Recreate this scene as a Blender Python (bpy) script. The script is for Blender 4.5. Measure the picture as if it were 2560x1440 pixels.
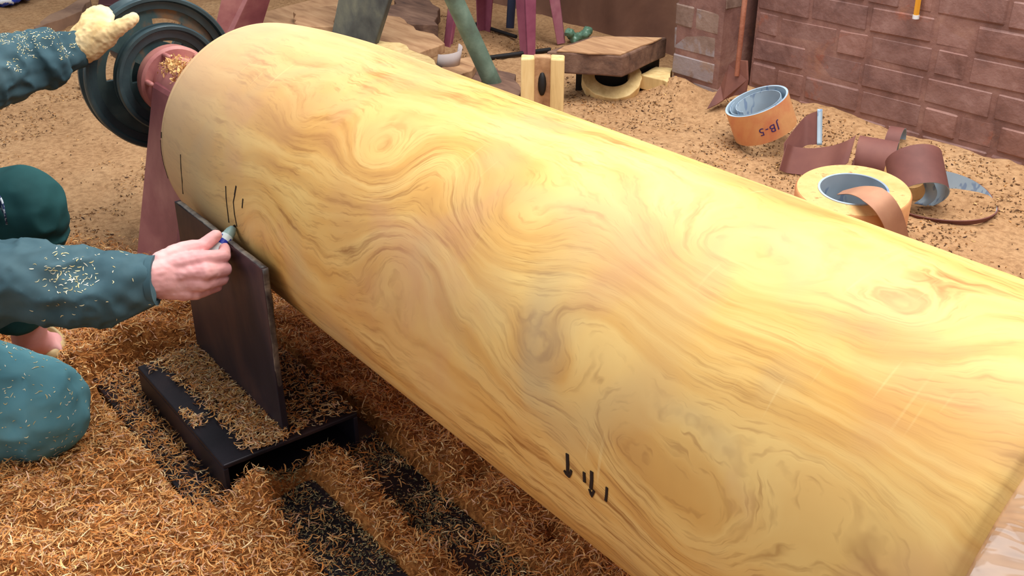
import bpy, bmesh, math, random
import numpy as np
from mathutils import Vector, Matrix

for o in list(bpy.data.objects): bpy.data.objects.remove(o)
scene = bpy.context.scene
rng = np.random.default_rng(7)
random.seed(7)

# ------------------------------------------------------------------ camera
# world: X along the lathe axis, Y towards the brick wall, Z up, floor at z = 0
FPX = 2540.0; PITCH = math.radians(27); YAW = math.radians(142); CAM_H = 1.01
FW = np.array([math.cos(YAW)*math.cos(PITCH), math.sin(YAW)*math.cos(PITCH), -math.sin(PITCH)])
RT = np.array([math.sin(YAW), -math.cos(YAW), 0.0]); UP = np.cross(RT, FW)
CAM = np.array([0.0, 0.0, CAM_H])
cam = bpy.data.cameras.new('camera'); cam.sensor_width = 36; cam.lens = FPX*36/2560
cam.clip_start = 0.02
co = bpy.data.objects.new('camera', cam); scene.collection.objects.link(co)
co.matrix_world = Matrix(((RT[0], UP[0], -FW[0], 0), (RT[1], UP[1], -FW[1], 0), (RT[2], UP[2], -FW[2], CAM_H), (0, 0, 0, 1)))
scene.camera = co
scene.view_settings.view_transform = 'Standard'; scene.view_settings.look = 'None'
scene.view_settings.gamma = 1; scene.view_settings.exposure = 0.12
scene.view_settings.use_curve_mapping = False

# ------------------------------------------------------------------ daylight and added area lamps
w = bpy.data.worlds.new('daylight'); scene.world = w; w.use_nodes = True
bg = w.node_tree.nodes['Background']; bg.inputs[0].default_value = (0.90, 0.95, 1.0, 1); bg.inputs[1].default_value = 0.44
def area(name, loc, target, sx, sy, power, col):
    l = bpy.data.lights.new(name, 'AREA'); l.shape = 'RECTANGLE'; l.size = sx; l.size_y = sy; l.energy = power; l.color = col
    o = bpy.data.objects.new(name, l); scene.collection.objects.link(o); o.location = loc
    o.rotation_euler = (Vector(target)-Vector(loc)).to_track_quat('-Z', 'Y').to_euler(); return o
area('overhead_area_lamp', (-1.0, 1.9, 3.0), (-1.0, 1.3, 0.0), 3.6, 1.8, 190, (1.0, 0.97, 0.93))  # broad overhead lamp added for the top light; no roof opening exists
area('added_left_fill', (-3.4, -2.8, 2.2), (-1.8, 0.7, 0.3), 3.0, 2.4, 75, (0.95, 0.97, 1.0))  # added fill lamp brightening the vase's far end; no doorway is modelled

# ------------------------------------------------------------------ helpers
def ray(x, y): return FW + RT*(x-1280)/FPX + UP*(720-y)/FPX
def P(x, y, z=0.0):                       # pixel ray meets the level z
    r = ray(x, y); return CAM + r*((z-CAM_H)/r[2])
def PY(x, y, yy): r = ray(x, y); return CAM + r*(yy/r[1])
def PX(x, y, xx): r = ray(x, y); return CAM + r*(xx/r[0])
def PD(x, y, d): return CAM + ray(x, y)*d
AY, AZ, VR = 0.792, 0.383, 0.230          # lathe axis and vase radius
def PV(x, y, R=VR):                       # pixel ray meets the vase cylinder
    r = ray(x, y); a = r[1]**2+r[2]**2; dz = CAM_H-AZ
    b = 2*(-r[1]*AY + r[2]*dz); c = AY*AY+dz*dz-R*R
    return CAM + r*((-b-math.sqrt(b*b-4*a*c))/(2*a))

def link(o, parent=None):
    scene.collection.objects.link(o)
    if parent is not None: o.parent = parent
    return o
def tag(o, label=None, cat=None, group=None, kind=None):
    if label: o['label'] = label
    if cat: o['category'] = cat
    if group: o['group'] = group
    if kind: o['kind'] = kind
    return o
def empty(name, loc=(0, 0, 0)):
    o = bpy.data.objects.new(name, None); o.empty_display_size = 0.05
    scene.collection.objects.link(o); o.location = loc; return o

class MB:
    def __init__(s): s.v = []; s.f = []; s.m = []
    def add(s, v, f, m=0):
        n = len(s.v); s.v += [tuple(map(float, p)) for p in v]; s.f += [tuple(i+n for i in q) for q in f]
        s.m += [m]*len(f); return s
    def box(s, lo, hi, m=0):
        x0, y0, z0 = lo; x1, y1, z1 = hi
        v = [(x0,y0,z0),(x1,y0,z0),(x1,y1,z0),(x0,y1,z0),(x0,y0,z1),(x1,y0,z1),(x1,y1,z1),(x0,y1,z1)]
        return s.hexa(v, m)
    def hexa(s, v, m=0):
        return s.add(v, [(0,3,2,1),(4,5,6,7),(0,1,5,4),(1,2,6,5),(2,3,7,6),(3,0,4,7)], m)
    def prism(s, top, thick, m=0):
        top = [np.array(p, float) for p in top]; n = len(top)
        nrm = sum(np.cross(top[i], top[(i+1) % n]) for i in range(n))
        if nrm[2] < 0: top = top[::-1]
        bot = [p-np.array([0, 0, thick]) for p in top]
        f = [tuple(range(n)), tuple(range(2*n-1, n-1, -1))] + [(i, i+n, (i+1) % n+n, (i+1) % n) for i in range(n)]
        return s.add(top+bot, f, m)
    def tube(s, pts, rad, seg=16, m=0, caps=True, flat=None):
        pts = [np.array(p, float) for p in pts]; n = len(pts)
        if not hasattr(rad, '__len__'): rad = [rad]*n
        up = None; V = []
        for i in range(n):
            t = pts[min(i+1, n-1)]-pts[max(i-1, 0)]; t /= np.linalg.norm(t)+1e-9
            if up is None:
                a = np.array([0, 0, 1.0]) if abs(t[2]) < .9 else np.array([1.0, 0, 0])
            else: a = up
            u = a-t*(a@t); u /= np.linalg.norm(u); up = u; v = np.cross(t, u)
            ru, rv = (rad[i] if hasattr(rad[i], '__len__') else (rad[i], rad[i]))
            for k in range(seg):
                c = 2*math.pi*k/seg; V.append(pts[i]+u*ru*math.cos(c)+v*rv*math.sin(c))
        Fc = [(i*seg+k, i*seg+(k+1) % seg, (i+1)*seg+(k+1) % seg, (i+1)*seg+k) for i in range(n-1) for k in range(seg)]
        if caps: Fc += [tuple(range(seg-1, -1, -1)), tuple((n-1)*seg+k for k in range(seg))]
        return s.add(V, Fc, m)
    def ball(s, c, r, m=0, seg=12):
        rr = r if hasattr(r, '__len__') else (r, r, r); V = []; n = seg//2
        for i in range(n+1):
            a = math.pi*i/n
            for k in range(seg):
                b = 2*math.pi*k/seg
                V.append((c[0]+rr[0]*math.sin(a)*math.cos(b), c[1]+rr[1]*math.sin(a)*math.sin(b), c[2]+rr[2]*math.cos(a)))
        return s.add(V, [(i*seg+k, (i+1)*seg+k, (i+1)*seg+(k+1) % seg, i*seg+(k+1) % seg) for i in range(n) for k in range(seg)], m)
    def capsule(s, a, b, ra, rb, m=0, seg=12):
        a = np.array(a, float); b = np.array(b, float); d = b-a; L = np.linalg.norm(d); t = d/(L+1e-9)
        pts = [a-t*ra, a-t*ra*.8, a-t*ra*.45, a, b, b+t*rb*.45, b+t*rb*.8, b+t*rb]
        return s.tube(pts, [ra*.05, ra*.6, ra*.9, ra, rb, rb*.9, rb*.6, rb*.05], seg, m)
    def revolve(s, prof, org, axis, seg=48, m=0, closed=True, a0=0.0):
        n = np.array(axis, float); n /= np.linalg.norm(n); org = np.array(org, float)
        a = np.array([0, 0, 1.0]) if abs(n[2]) < .9 else np.array([1.0, 0, 0])
        u = a-n*(a@n); u /= np.linalg.norm(u); v = np.cross(n, u); V = []
        for (h, r) in prof:
            for k in range(seg):
                c = a0+2*math.pi*k/seg; V.append(org+n*h+(u*math.cos(c)+v*math.sin(c))*r)
        N = len(prof); R = range(N if closed else N-1)
        return s.add(V, [(i*seg+k, i*seg+(k+1) % seg, ((i+1) % N)*seg+(k+1) % seg, ((i+1) % N)*seg+k) for i in R for k in range(seg)], m)
    def ribbon(s, C, W, th, m0=0, m1=1):
        C = np.array(C, float); W = np.array(W, float); n = len(C)
        T = np.gradient(C, axis=0); N = np.cross(T, W); N /= np.linalg.norm(N, axis=1)[:, None]+1e-9
        V = np.concatenate([C+W+N*th/2, C-W+N*th/2, C+W-N*th/2, C-W-N*th/2]); b = len(s.v)
        s.add(V, [(i, i+1, n+i+1, n+i) for i in range(n-1)], m0)
        f = [(2*n+i, 3*n+i, 3*n+i+1, 2*n+i+1) for i in range(n-1)]
        e = []
        for i in range(n-1): e += [(i, 2*n+i, 2*n+i+1, i+1), (n+i, n+i+1, 3*n+i+1, 3*n+i)]
        e += [(0, n, 3*n, 2*n), (n-1, 3*n-1, 4*n-1, 2*n-1)]
        s.f += [tuple(i+b for i in q) for q in f]; s.m += [m1]*len(f)
        s.f += [tuple(i+b for i in q) for q in e]; s.m += [m1]*len(e)
        return s
    def build(s, name, mats, parent=None, smooth=False, bevel=0, angle=None, fix=True):
        me = bpy.data.meshes.new(name); me.from_pydata(s.v, [], s.f)
        for mt in (mats if isinstance(mats, (list, tuple)) else [mats]): me.materials.append(mt)
        me.polygons.foreach_set('material_index', s.m)
        if fix:
            bm = bmesh.new(); bm.from_mesh(me); bmesh.ops.recalc_face_normals(bm, faces=bm.faces); bm.to_mesh(me); bm.free()
        if smooth: me.polygons.foreach_set('use_smooth', [True]*len(me.polygons))
        me.update()
        if angle: me.set_sharp_from_angle(angle=math.radians(angle))
        o = link(bpy.data.objects.new(name, me), parent)
        if bevel:
            b = o.modifiers.new('bevel', 'BEVEL'); b.width = bevel; b.segments = 2; b.limit_method = 'ANGLE'
        return o
def remesh(o, voxel, smooth=6, fold=0.0, fscale=20.0, stretch=(1, 1, 1)):
    m = o.modifiers.new('r', 'REMESH'); m.mode = 'VOXEL'; m.voxel_size = voxel
    if smooth: q = o.modifiers.new('s', 'SMOOTH'); q.iterations = smooth; q.factor = 0.5
    bpy.context.view_layer.update()
    dg = bpy.context.evaluated_depsgraph_get(); me = bpy.data.meshes.new_from_object(o.evaluated_get(dg))
    o.modifiers.clear(); old = o.data; o.data = me
    if not me.materials:
        for mt in old.materials: me.materials.append(mt)
    if fold:
        n = len(me.vertices); c = np.empty(n*3); me.vertices.foreach_get('co', c); c = c.reshape(-1, 3)
        nr = np.empty(n*3); me.vertices.foreach_get('normal', nr); nr = nr.reshape(-1, 3)
        d = noise3(c*fscale*np.array(stretch))*0.65 + noise3(c*fscale*2.3*np.array(stretch)+7)*0.35
        d = 1-2*np.abs(d-.5)*1.6
        c += nr*(d[:, None]-.5)*fold; me.vertices.foreach_set('co', c.ravel())
    me.polygons.foreach_set('use_smooth', [True]*len(me.polygons)); me.update()
    return o

# value noise on numpy arrays
LAT = np.random.default_rng(3).random((32, 32, 32))
def noise3(p):
    p = np.asarray(p, float); i = np.floor(p).astype(int); f = p-i; f = f*f*(3-2*f); r = 0
    for dx in (0, 1):
        for dy in (0, 1):
            for dz in (0, 1):
                wgt = (f[..., 0] if dx else 1-f[..., 0])*(f[..., 1] if dy else 1-f[..., 1])*(f[..., 2] if dz else 1-f[..., 2])
                r = r + wgt*LAT[(i[..., 0]+dx) % 32, (i[..., 1]+dy) % 32, (i[..., 2]+dz) % 32]
    return r
def noise2(x, y, s, z=0.5): return noise3(np.stack([x*s, y*s, np.full_like(x, z)], -1))
def sst(a, b, x): t = np.clip((x-a)/(b-a), 0, 1); return t*t*(3-2*t)

# ------------------------------------------------------------------ materials
def lin(r, g, b):
    f = lambda c: (c/255/12.92) if c/255 <= .04045 else ((c/255+.055)/1.055)**2.4
    return (f(r), f(g), f(b), 1)
class NT:
    def __init__(s, name):
        s.m = bpy.data.materials.new(name); s.m.use_nodes = True; s.t = s.m.node_tree; s.b = s.t.nodes['Principled BSDF']
    def n(s, typ, **kw):
        q = s.t.nodes.new('ShaderNode'+typ)
        for k, v in kw.items():
            if hasattr(q, k): setattr(q, k, v)
            else: s.set(q.inputs[k.replace('_', ' ')], v)
        return q
    def set(s, inp, v):
        if isinstance(v, bpy.types.NodeSocket): s.t.links.new(v, inp)
        else: inp.default_value = v
    def math(s, op, a, b=0.0, c=None):
        q = s.t.nodes.new('ShaderNodeMath'); q.operation = op; s.set(q.inputs[0], a); s.set(q.inputs[1], b)
        if c is not None: s.set(q.inputs[2], c)
        return q.outputs[0]
    def ramp(s, fac, stops):
        q = s.t.nodes.new('ShaderNodeValToRGB'); e = q.color_ramp.elements
        while len(e) < len(stops): e.new(0.5)
        for el, (p, c) in zip(e, stops): el.position = p; el.color = c
        s.t.links.new(fac, q.inputs[0]); return q.outputs[0]
    def mix(s, fac, a, b, mode='MIX'):
        q = s.t.nodes.new('ShaderNodeMix'); q.data_type = 'RGBA'; q.blend_type = mode
        s.set(q.inputs[0], fac); s.set(q.inputs[6], a); s.set(q.inputs[7], b); return q.outputs[2]
    def noise(s, vec, scale, detail=4.0, rough=0.55, dist=0.0):
        q = s.n('TexNoise', Scale=scale, Detail=detail, Roughness=rough, Distortion=dist)
        if vec is not None: s.t.links.new(vec, q.inputs['Vector'])
        return q.outputs[0]
    def coord(s, stretch=(1, 1, 1), which='Object'):
        c = s.t.nodes.new('ShaderNodeTexCoord'); m = s.t.nodes.new('ShaderNodeMapping'); m.inputs['Scale'].default_value = stretch
        s.t.links.new(c.outputs[which], m.inputs[0]); return m.outputs[0]
    def bump(s, h, strength=0.3, dist=0.01):
        q = s.n('Bump', Strength=strength, Distance=dist); s.t.links.new(h, q.inputs['Height']); s.t.links.new(q.outputs[0], s.b.inputs['Normal'])
    def out(s, col=None, rough=None, metal=None, spec=None):
        for k, v in (('Base Color', col), ('Roughness', rough), ('Metallic', metal), ('Specular IOR Level', spec)):
            if v is not None: s.set(s.b.inputs[k], v)
        return s.m
def pm(name, stops, scale=8.0, stretch=(1, 1, 1), rough=0.7, metal=0.0, bump=0.2, bd=0.004, detail=5.0, dist=0.3, spec=0.4, which='Object'):
    t = NT(name); c = t.coord(stretch, which); f = t.noise(c, scale, detail, 0.6, dist)
    n = len(stops)
    if not isinstance(stops[0][1], tuple): stops = [(0.3+0.4*i/(max(n-1, 1)), s) for i, s in enumerate(stops)]
    col = t.ramp(f, stops)
    if bump: t.bump(t.noise(c, scale*3, 5.0, .65), bump, bd)
    return t.out(col, rough, metal, spec)
M = {}
M['steel'] = pm('blackened_steel', [lin(22,22,28), lin(42,38,46), lin(72,56,58)], 7, rough=.42, metal=.35, bump=.25, bd=.002)
M['steel_plate'] = pm('scuffed_steel_plate', [lin(24,26,36), lin(50,44,56), lin(104,74,70)], 5, (1,1,.5), rough=.45, metal=.3, bump=.15, bd=.001)
M['edge'] = pm('worn_steel_edge', [lin(48,44,50), lin(104,98,94), lin(160,152,140)], 30, rough=.45, metal=.4, bump=.3, bd=.002)
M['maroon'] = pm('dusty_maroon_paint', [lin(112,58,64), lin(134,76,80), lin(160,106,102)], 6, rough=.45, bump=.1, bd=.002)
M['pink_paint'] = pm('dusty_pink_paint', [lin(150,86,88), lin(180,118,112), lin(196,146,126)], 8, rough=.5, bump=.1, bd=.002)
M['pulley'] = pm('dark_green_grey_cast_iron', [lin(38,50,56), lin(58,76,82), lin(80,100,104)], 6, rough=.33, metal=.25, bump=.1, bd=.002)
M['pulley_dust'] = pm('rust_dusted_cast_iron', [(.35, lin(54,74,78)), (.52, lin(78,98,98)), (.64, lin(150,108,72))], 7, rough=.5, metal=.1, bump=.15, bd=.002)
M['pine'] = pm('dusty_offcut_wood', [lin(142,104,74), lin(172,132,96), lin(190,152,114)], 5, (1, 6, 6), rough=.8, bump=.25)
M['pine_pale'] = pm('pale_cut_wood', [lin(200,168,112), lin(222,192,134), lin(232,206,150)], 6, (6, 6, 1), rough=.75, bump=.15)
M['bark'] = pm('dark_rough_wood', [lin(74,54,46), lin(108,80,66), lin(132,102,84)], 5, (1, 5, 5), rough=.9, bump=.5)
M['grey_plank'] = pm('weathered_grey_green_plank', [lin(44,44,48), lin(78,80,76), lin(112,112,96)], 5, (2, 2, 1), rough=.75, bump=.4)
M['pipe'] = pm('dull_green_painted_pipe', [lin(70,78,66), lin(92,112,98), lin(122,142,126)], 9, rough=.5, bump=.2)
M['magenta'] = pm('magenta_stool_plastic', [lin(126,62,84), lin(150,84,104), lin(176,118,130)], 5, rough=.45, bump=.05)
M['blue_plastic'] = pm('navy_blue_plastic', [lin(36,42,66), lin(52,60,88)], 5, rough=.5, bump=.05)
M['white_plastic'] = pm('white_plastic', [lin(196,198,202), lin(224,224,226)], 5, rough=.5, bump=.05)
M['kraft'] = pm('kraft_paper_belt', [lin(196,138,88), lin(214,156,104), lin(200,120,84)], 7, rough=.65, bump=.05)
M['kraft_edge'] = pm('dusty_wound_paper_edge', [(.3, lin(206,160,100)), (.6, lin(222,178,118)), (.74, lin(120,84,44))], 26, rough=.8, bump=.3)
M['abrasive'] = pm('brown_abrasive_cloth', [lin(96,58,54), lin(116,72,66), lin(130,84,74)], 5, rough=.7, bump=.25, bd=.0015)
M['sleeve'] = pm('blue_green_cotton_drill', [lin(50,76,86), lin(64,92,102), lin(86,112,120)], 5, rough=.85, bump=.2, bd=.002, spec=.2)
M['trouser'] = pm('faded_teal_cotton', [lin(70,120,134), lin(94,146,158), lin(124,168,174)], 4, rough=.85, bump=.2, bd=.002, spec=.2)
M['dark_trouser'] = pm('darker_leg_cotton', [lin(22,58,60), lin(30,72,74), lin(40,88,90)], 4, rough=.85, bump=.2, bd=.002, spec=.2)
M['skin'] = pm('weathered_skin', [lin(220,152,154), lin(236,174,172), lin(244,194,190)], 9, rough=.55, bump=.35, bd=.002)
M['hair'] = pm('black_hair', [lin(14,12,12), lin(30,26,24)], 20, rough=.6)
M['glove'] = pm('cream_knit_glove', [lin(224,182,118), lin(238,208,156), lin(246,230,196)], 9, rough=.95, bump=.6, bd=.003, spec=.1)
M['purple_cuff'] = pm('purple_knit_cuff', [lin(44,38,86), lin(62,54,110)], 12, rough=.9)
M['sandal'] = pm('cream_rubber_sandal', [lin(190,164,116), lin(212,188,140)], 9, rough=.6)
M['ink'] = pm('black_marker_ink', [lin(14,6,8), lin(24,12,12)], 9, rough=.6, bump=0)
M['text_ink'] = pm('violet_print_ink', [lin(52,36,96), lin(64,44,110)], 9, rough=.6, bump=0)
M['marker_white'] = pm('white_marker_barrel', [lin(206,226,228), lin(226,240,240)], 5, rough=.35, bump=0)
M['marker_blue'] = pm('blue_marker_print', [lin(20,40,150), lin(34,62,182)], 9, rough=.35, bump=0)
M['marker_grey'] = pm('grey_green_marker_cap', [lin(130,162,158), lin(164,190,186)], 9, rough=.4, bump=0)
M['plaster'] = pm('dusty_brown_rendered_wall', [lin(96,66,54), lin(116,82,66), lin(140,104,84)], 3, rough=.9, bump=.4)
M['rubber_black'] = pm('black_rubber', [lin(14,14,16), lin(30,28,30)], 9, rough=.6)

def m_backing():
    t = NT('pale_blue_printed_backing'); c = t.coord((1, 1, 1))
    n = t.noise(c, 6, 3); base = t.ramp(n, [(.3, lin(132,150,168)), (.7, lin(176,198,214))])
    d = t.noise(t.coord((70, 70, 26)), 1.0, 1.0); k = t.ramp(d, [(.56, (0,0,0,1)), (.6, (1,1,1,1))])
    g = t.noise(c, 14, 0); g = t.ramp(g, [(.5, (0,0,0,1)), (.56, (1,1,1,1))])
    f = t.math('MULTIPLY', t.math('MULTIPLY', k, g), .55)
    return t.out(t.mix(f, base, lin(82,112,160)), .45)
M['backing'] = m_backing()

def m_brick(name, stops, patch, p0=.60, p1=.70):
    t = NT(name); g = t.n('NewGeometry').outputs['Position']
    info = t.n('ObjectInfo').outputs['Random']
    n = t.noise(g, 9, 6, .65, .4); col = t.ramp(n, stops)
    tint = t.ramp(info, [(0, (.86,.86,.88,1)), (.5, (1,1,1,1)), (1, (1.1,1.06,1.02,1))])
    col = t.mix(1.0, col, tint, 'MULTIPLY')
    n2 = t.noise(g, 5.5, 5, .7, .6); k = t.ramp(n2, [(p0, (0,0,0,1)), (p1, (1,1,1,1))])
    col = t.mix(t.math('MULTIPLY', k, .75), col, patch)
    t.bump(t.noise(g, 20, 5, .6), .35, .012); return t.out(col, .55, 0, .4)
BR = [(.3, lin(104,72,66)), (.5, lin(132,96,88)), (.7, lin(150,116,108))]
M['brick'] = m_brick('maroon_painted_brick', BR, lin(150,86,64))
M['brick_pier'] = m_brick('grey_brown_painted_brick', [(.3, lin(108,86,76)), (.5, lin(136,112,100)), (.7, lin(156,134,124))], lin(146,136,140), .52, .58)
M['brick_red'] = m_brick('bare_red_brick', [(.3, lin(118,68,50)), (.5, lin(150,90,66)), (.7, lin(166,108,84))], lin(120,84,72))
M['mortar'] = m_brick('painted_mortar', [(.3, lin(100,70,64)), (.5, lin(128,92,84)), (.7, lin(150,114,102))], lin(150,104,84))

def m_floor():
    t = NT('sawdust_and_shavings'); g = t.n('NewGeometry').outputs['Position']
    n = t.noise(g, 3.2, 6, .6, .2); dust = t.ramp(n, [(.3, lin(178,136,98)), (.5, lin(202,158,116)), (.7, lin(216,176,134))])
    f = t.noise(g, 60, 4, .7); dust = t.mix(.55, dust, t.ramp(f, [(.35, lin(136,98,64)), (.55, lin(204,160,116)), (.75, lin(220,182,138))]))
    s = t.noise(g, 90, 3, .7); shav = t.ramp(s, [(.3, lin(110,62,28)), (.5, lin(172,108,56)), (.7, lin(204,142,80))])
    a = t.n('Attribute', attribute_name='shav').outputs['Fac']
    t.bump(t.noise(g, 70, 5, .75), .8, .02)
    return t.out(t.mix(a, dust, shav), .95, 0, .1)
M['floor'] = m_floor()
def m_shav():
    t = NT('wood_shavings'); a = t.n('Attribute', attribute_name='tone').outputs['Color']
    return t.out(a, .75, 0, .25)
M['shavings'] = m_shav()

def m_vase():
    t = NT('figured_golden_wood'); at = t.n('Attribute', attribute_name='fig').outputs['Vector']
    g = t.n('NewGeometry').outputs['Position']
    sep = t.n('SeparateXYZ'); t.t.links.new(at, sep.inputs[0]); F, u, v = sep.outputs
    w1 = t.noise(g, 7, 4, .55); w2 = t.noise(g, 24, 3, .6)
    Fw = t.math('ADD', F, t.math('ADD', t.math('MULTIPLY', t.math('SUBTRACT', w1, .5), .055), t.math('MULTIPLY', t.math('SUBTRACT', w2, .5), .008)))
    def grain(fs, us, detail, seed):
        c = t.n('CombineXYZ'); t.set(c.inputs[0], t.math('MULTIPLY', Fw, fs)); t.set(c.inputs[1], t.math('MULTIPLY_ADD', u, us, seed)); t.set(c.inputs[2], t.math('MULTIPLY', v, us))
        return t.noise(c.outputs[0], 1.0, detail, .6)
    b1 = grain(22, 3, 2.0, 0); b2 = grain(75, 7, 3.0, 11); b3 = grain(240, 22, 2.0, 23)
    big = t.noise(g, 4.2, 3, .5)
    base = t.ramp(b1, [(.24, lin(160,102,44)), (.42, lin(212,160,82)), (.60, lin(236,200,124)), (.8, lin(218,168,96))])
    tone = t.ramp(big, [(.34, lin(208,158,104)), (.5, lin(230,178,102)), (.66, lin(240,200,122))])
    col = t.mix(.45, base, tone)
    l2 = t.ramp(b2, [(.30, (1,1,1,1)), (.46, (0,0,0,1))])
    amt = t.ramp(t.noise(g, 6.5, 3, .6), [(.35, (.08,.08,.08,1)), (.62, (.8,.8,.8,1))])
    col = t.mix(t.math('MULTIPLY', l2, amt), col, lin(150,94,40))
    l3 = t.ramp(b3, [(.33, (1,1,1,1)), (.45, (0,0,0,1))])
    col = t.mix(t.math('MULTIPLY', l3, t.math('MULTIPLY', amt, .55)), col, lin(150,96,46))
    gp = t.ramp(t.noise(g, 5.0, 2, .5, .8), [(.52, (0,0,0,1)), (.72, (1,1,1,1))])
    col = t.mix(t.math('MULTIPLY', gp, .55), col, lin(190,166,124))
    pk = t.ramp(t.noise(g, 6.0, 3, .5, .5), [(.30, (1,1,1,1)), (.46, (0,0,0,1))])
    col = t.mix(t.math('MULTIPLY', pk, .45), col, lin(206,150,108))
    e = t.ramp(u, [(.05, (1,1,1,1)), (.5, (0,0,0,1))])
    col = t.mix(t.math('MULTIPLY', e, .8), col, lin(222,184,144))
    sc_ = t.n('CombineXYZ'); t.set(sc_.inputs[0], t.math('MULTIPLY', u, 110)); t.set(sc_.inputs[1], t.math('MULTIPLY', v, 7))
    ln_ = t.ramp(t.noise(sc_.outputs[0], 1.0, 1.0), [(.66, (0,0,0,1)), (.72, (1,1,1,1))]); lm_ = t.ramp(t.noise(g, 3.4, 2, .5), [(.52, (0,0,0,1)), (.66, (.45,.45,.45,1))])
    col = t.mix(t.math('MULTIPLY', ln_, lm_), col, lin(244,216,150))
    t.bump(b3, .04, .002)
    return t.out(col, .5, 0, .22)
M['vase'] = m_vase()
def m_film():
    t = NT('film_wrapped_brown_wood'); g = t.coord((1, 1, 1))
    n = t.noise(t.coord((3, 5, 5)), 2.5, 4, .55, .4); col = t.ramp(n, [(.3, lin(168,124,88)), (.5, lin(196,152,112)), (.7, lin(212,172,130))])
    t.bump(t.noise(t.coord((3, 6, 6)), 2.5, 3, .5, 1.2), .5, .02)
    m = t.out(col, .12, 0, .6); t.b.inputs['Coat Weight'].default_value = .8; t.b.inputs['Coat Roughness'].default_value = .05; return m
M['film'] = m_film()

# ------------------------------------------------------------------ floor
BX0 = -1.264                                  # near end of the tool-rest base plate
def bumpf(x, y, cx, cy, r, ry=None): return np.exp(-(((x-cx)/r)**2+((y-cy)/(ry or r))**2))
def ground(x, y):
    n1 = noise2(x, y, 5.0); n2 = noise2(x, y, 17.0, 3.3); n3 = noise2(x, y, 45.0, 9.1)
    near = sst(-2.6, -2.0, x)*(1-sst(1.0, 1.35, y))           # shavings zone round the lathe
    z = (n1-.5)*.03+(n2-.5)*.014+(n3-.5)*.007
    z = z + near*((n2-.5)*.034 + .012)
    pile = near*sst(.366, .335, y)*sst(-1.62, -1.45, x)
    z = z + pile*(.018+.02*bumpf(x, y, -1.25, .2, .25))
    z = z + .055*bumpf(x, y, -1.78, .47, .10, .09) + .03*bumpf(x, y, -1.70, .36, .07, .05)
    z = z + .04*bumpf(x, y, -1.20, .465, .05, .035) + .012*bumpf(x, y, -1.15, .40, .09, .06)
    ridge = sst(.552, .566, y)*(1-sst(.604, .612, y))*sst(-1.34, -1.26, x)
    z = z*(1-.5*ridge) + .016*ridge
    r1 = sst(.466, .471, y)*(1-sst(.550, .560, y))*sst(-1.235, -1.20, x); z = z*(1-r1) - .03*r1
    r2 = sst(.611, .614, y)*(1-sst(.69, .72, y))*sst(-1.36, -1.30, x); z = z*(1-r2) - .028*r2
    bp = sst(.362, .368, y)*(1-sst(.70, .715, y))*(1-sst(BX0, BX0+.006, x))*sst(-1.80, -1.70, x); z = z*(1-bp) - .03*bp
    z = z + .06*sst(2.35, 2.72, y)*sst(-2.4, -2.1, x)*(.6+.8*n1)
    z = z + .07*bumpf(x, y, -2.34, 2.54, .10, .06)
    far = sst(-2.6, -3.4, x)*sst(1.0, 1.5, y); z = z + far*(n1-.4)*.02
    return z
gx = np.concatenate([np.arange(-7, -2.6, .06), np.arange(-2.6, -1.9, .02), np.arange(-1.9, -.7, .008), np.arange(-.7, 1.6, .04)])
gy = np.concatenate([np.arange(-2.6, -.3, .06), np.arange(-.3, .36, .012), np.arange(.36, .72, .006), np.arange(.72, 1.3, .012), np.arange(1.3, 3.2, .02)])
XX, YY = np.meshgrid(gx, gy, indexing='ij'); ZZ = ground(XX, YY)
fv = np.stack([XX, YY, ZZ], -1).reshape(-1, 3); ny = len(gy); nx = len(gx)
idx = np.arange(nx*ny).reshape(nx, ny)
ff = np.stack([idx[:-1, :-1], idx[1:, :-1], idx[1:, 1:], idx[:-1, 1:]], -1).reshape(-1, 4)
me = bpy.data.meshes.new('floor'); me.from_pydata(fv.tolist(), [], ff.tolist()); me.materials.append(M['floor'])
me.polygons.foreach_set('use_smooth', [True]*len(me.polygons))
def shav_mask(x, y):
    n = noise2(x, y, 4.0, 5.5)-.5
    return sst(-2.45, -2.1, x+n*.4)*(1-sst(1.05, 1.35, y+n*.3))*sst(-.65, -.2, y+n*.3)
a = me.attributes.new('shav', 'FLOAT', 'POINT'); a.data.foreach_set('value', shav_mask(fv[:, 0], fv[:, 1]))
floor = link(bpy.data.objects.new('floor', me)); tag(floor, 'workshop floor deep in tan sawdust and orange shavings', kind='structure')

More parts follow.
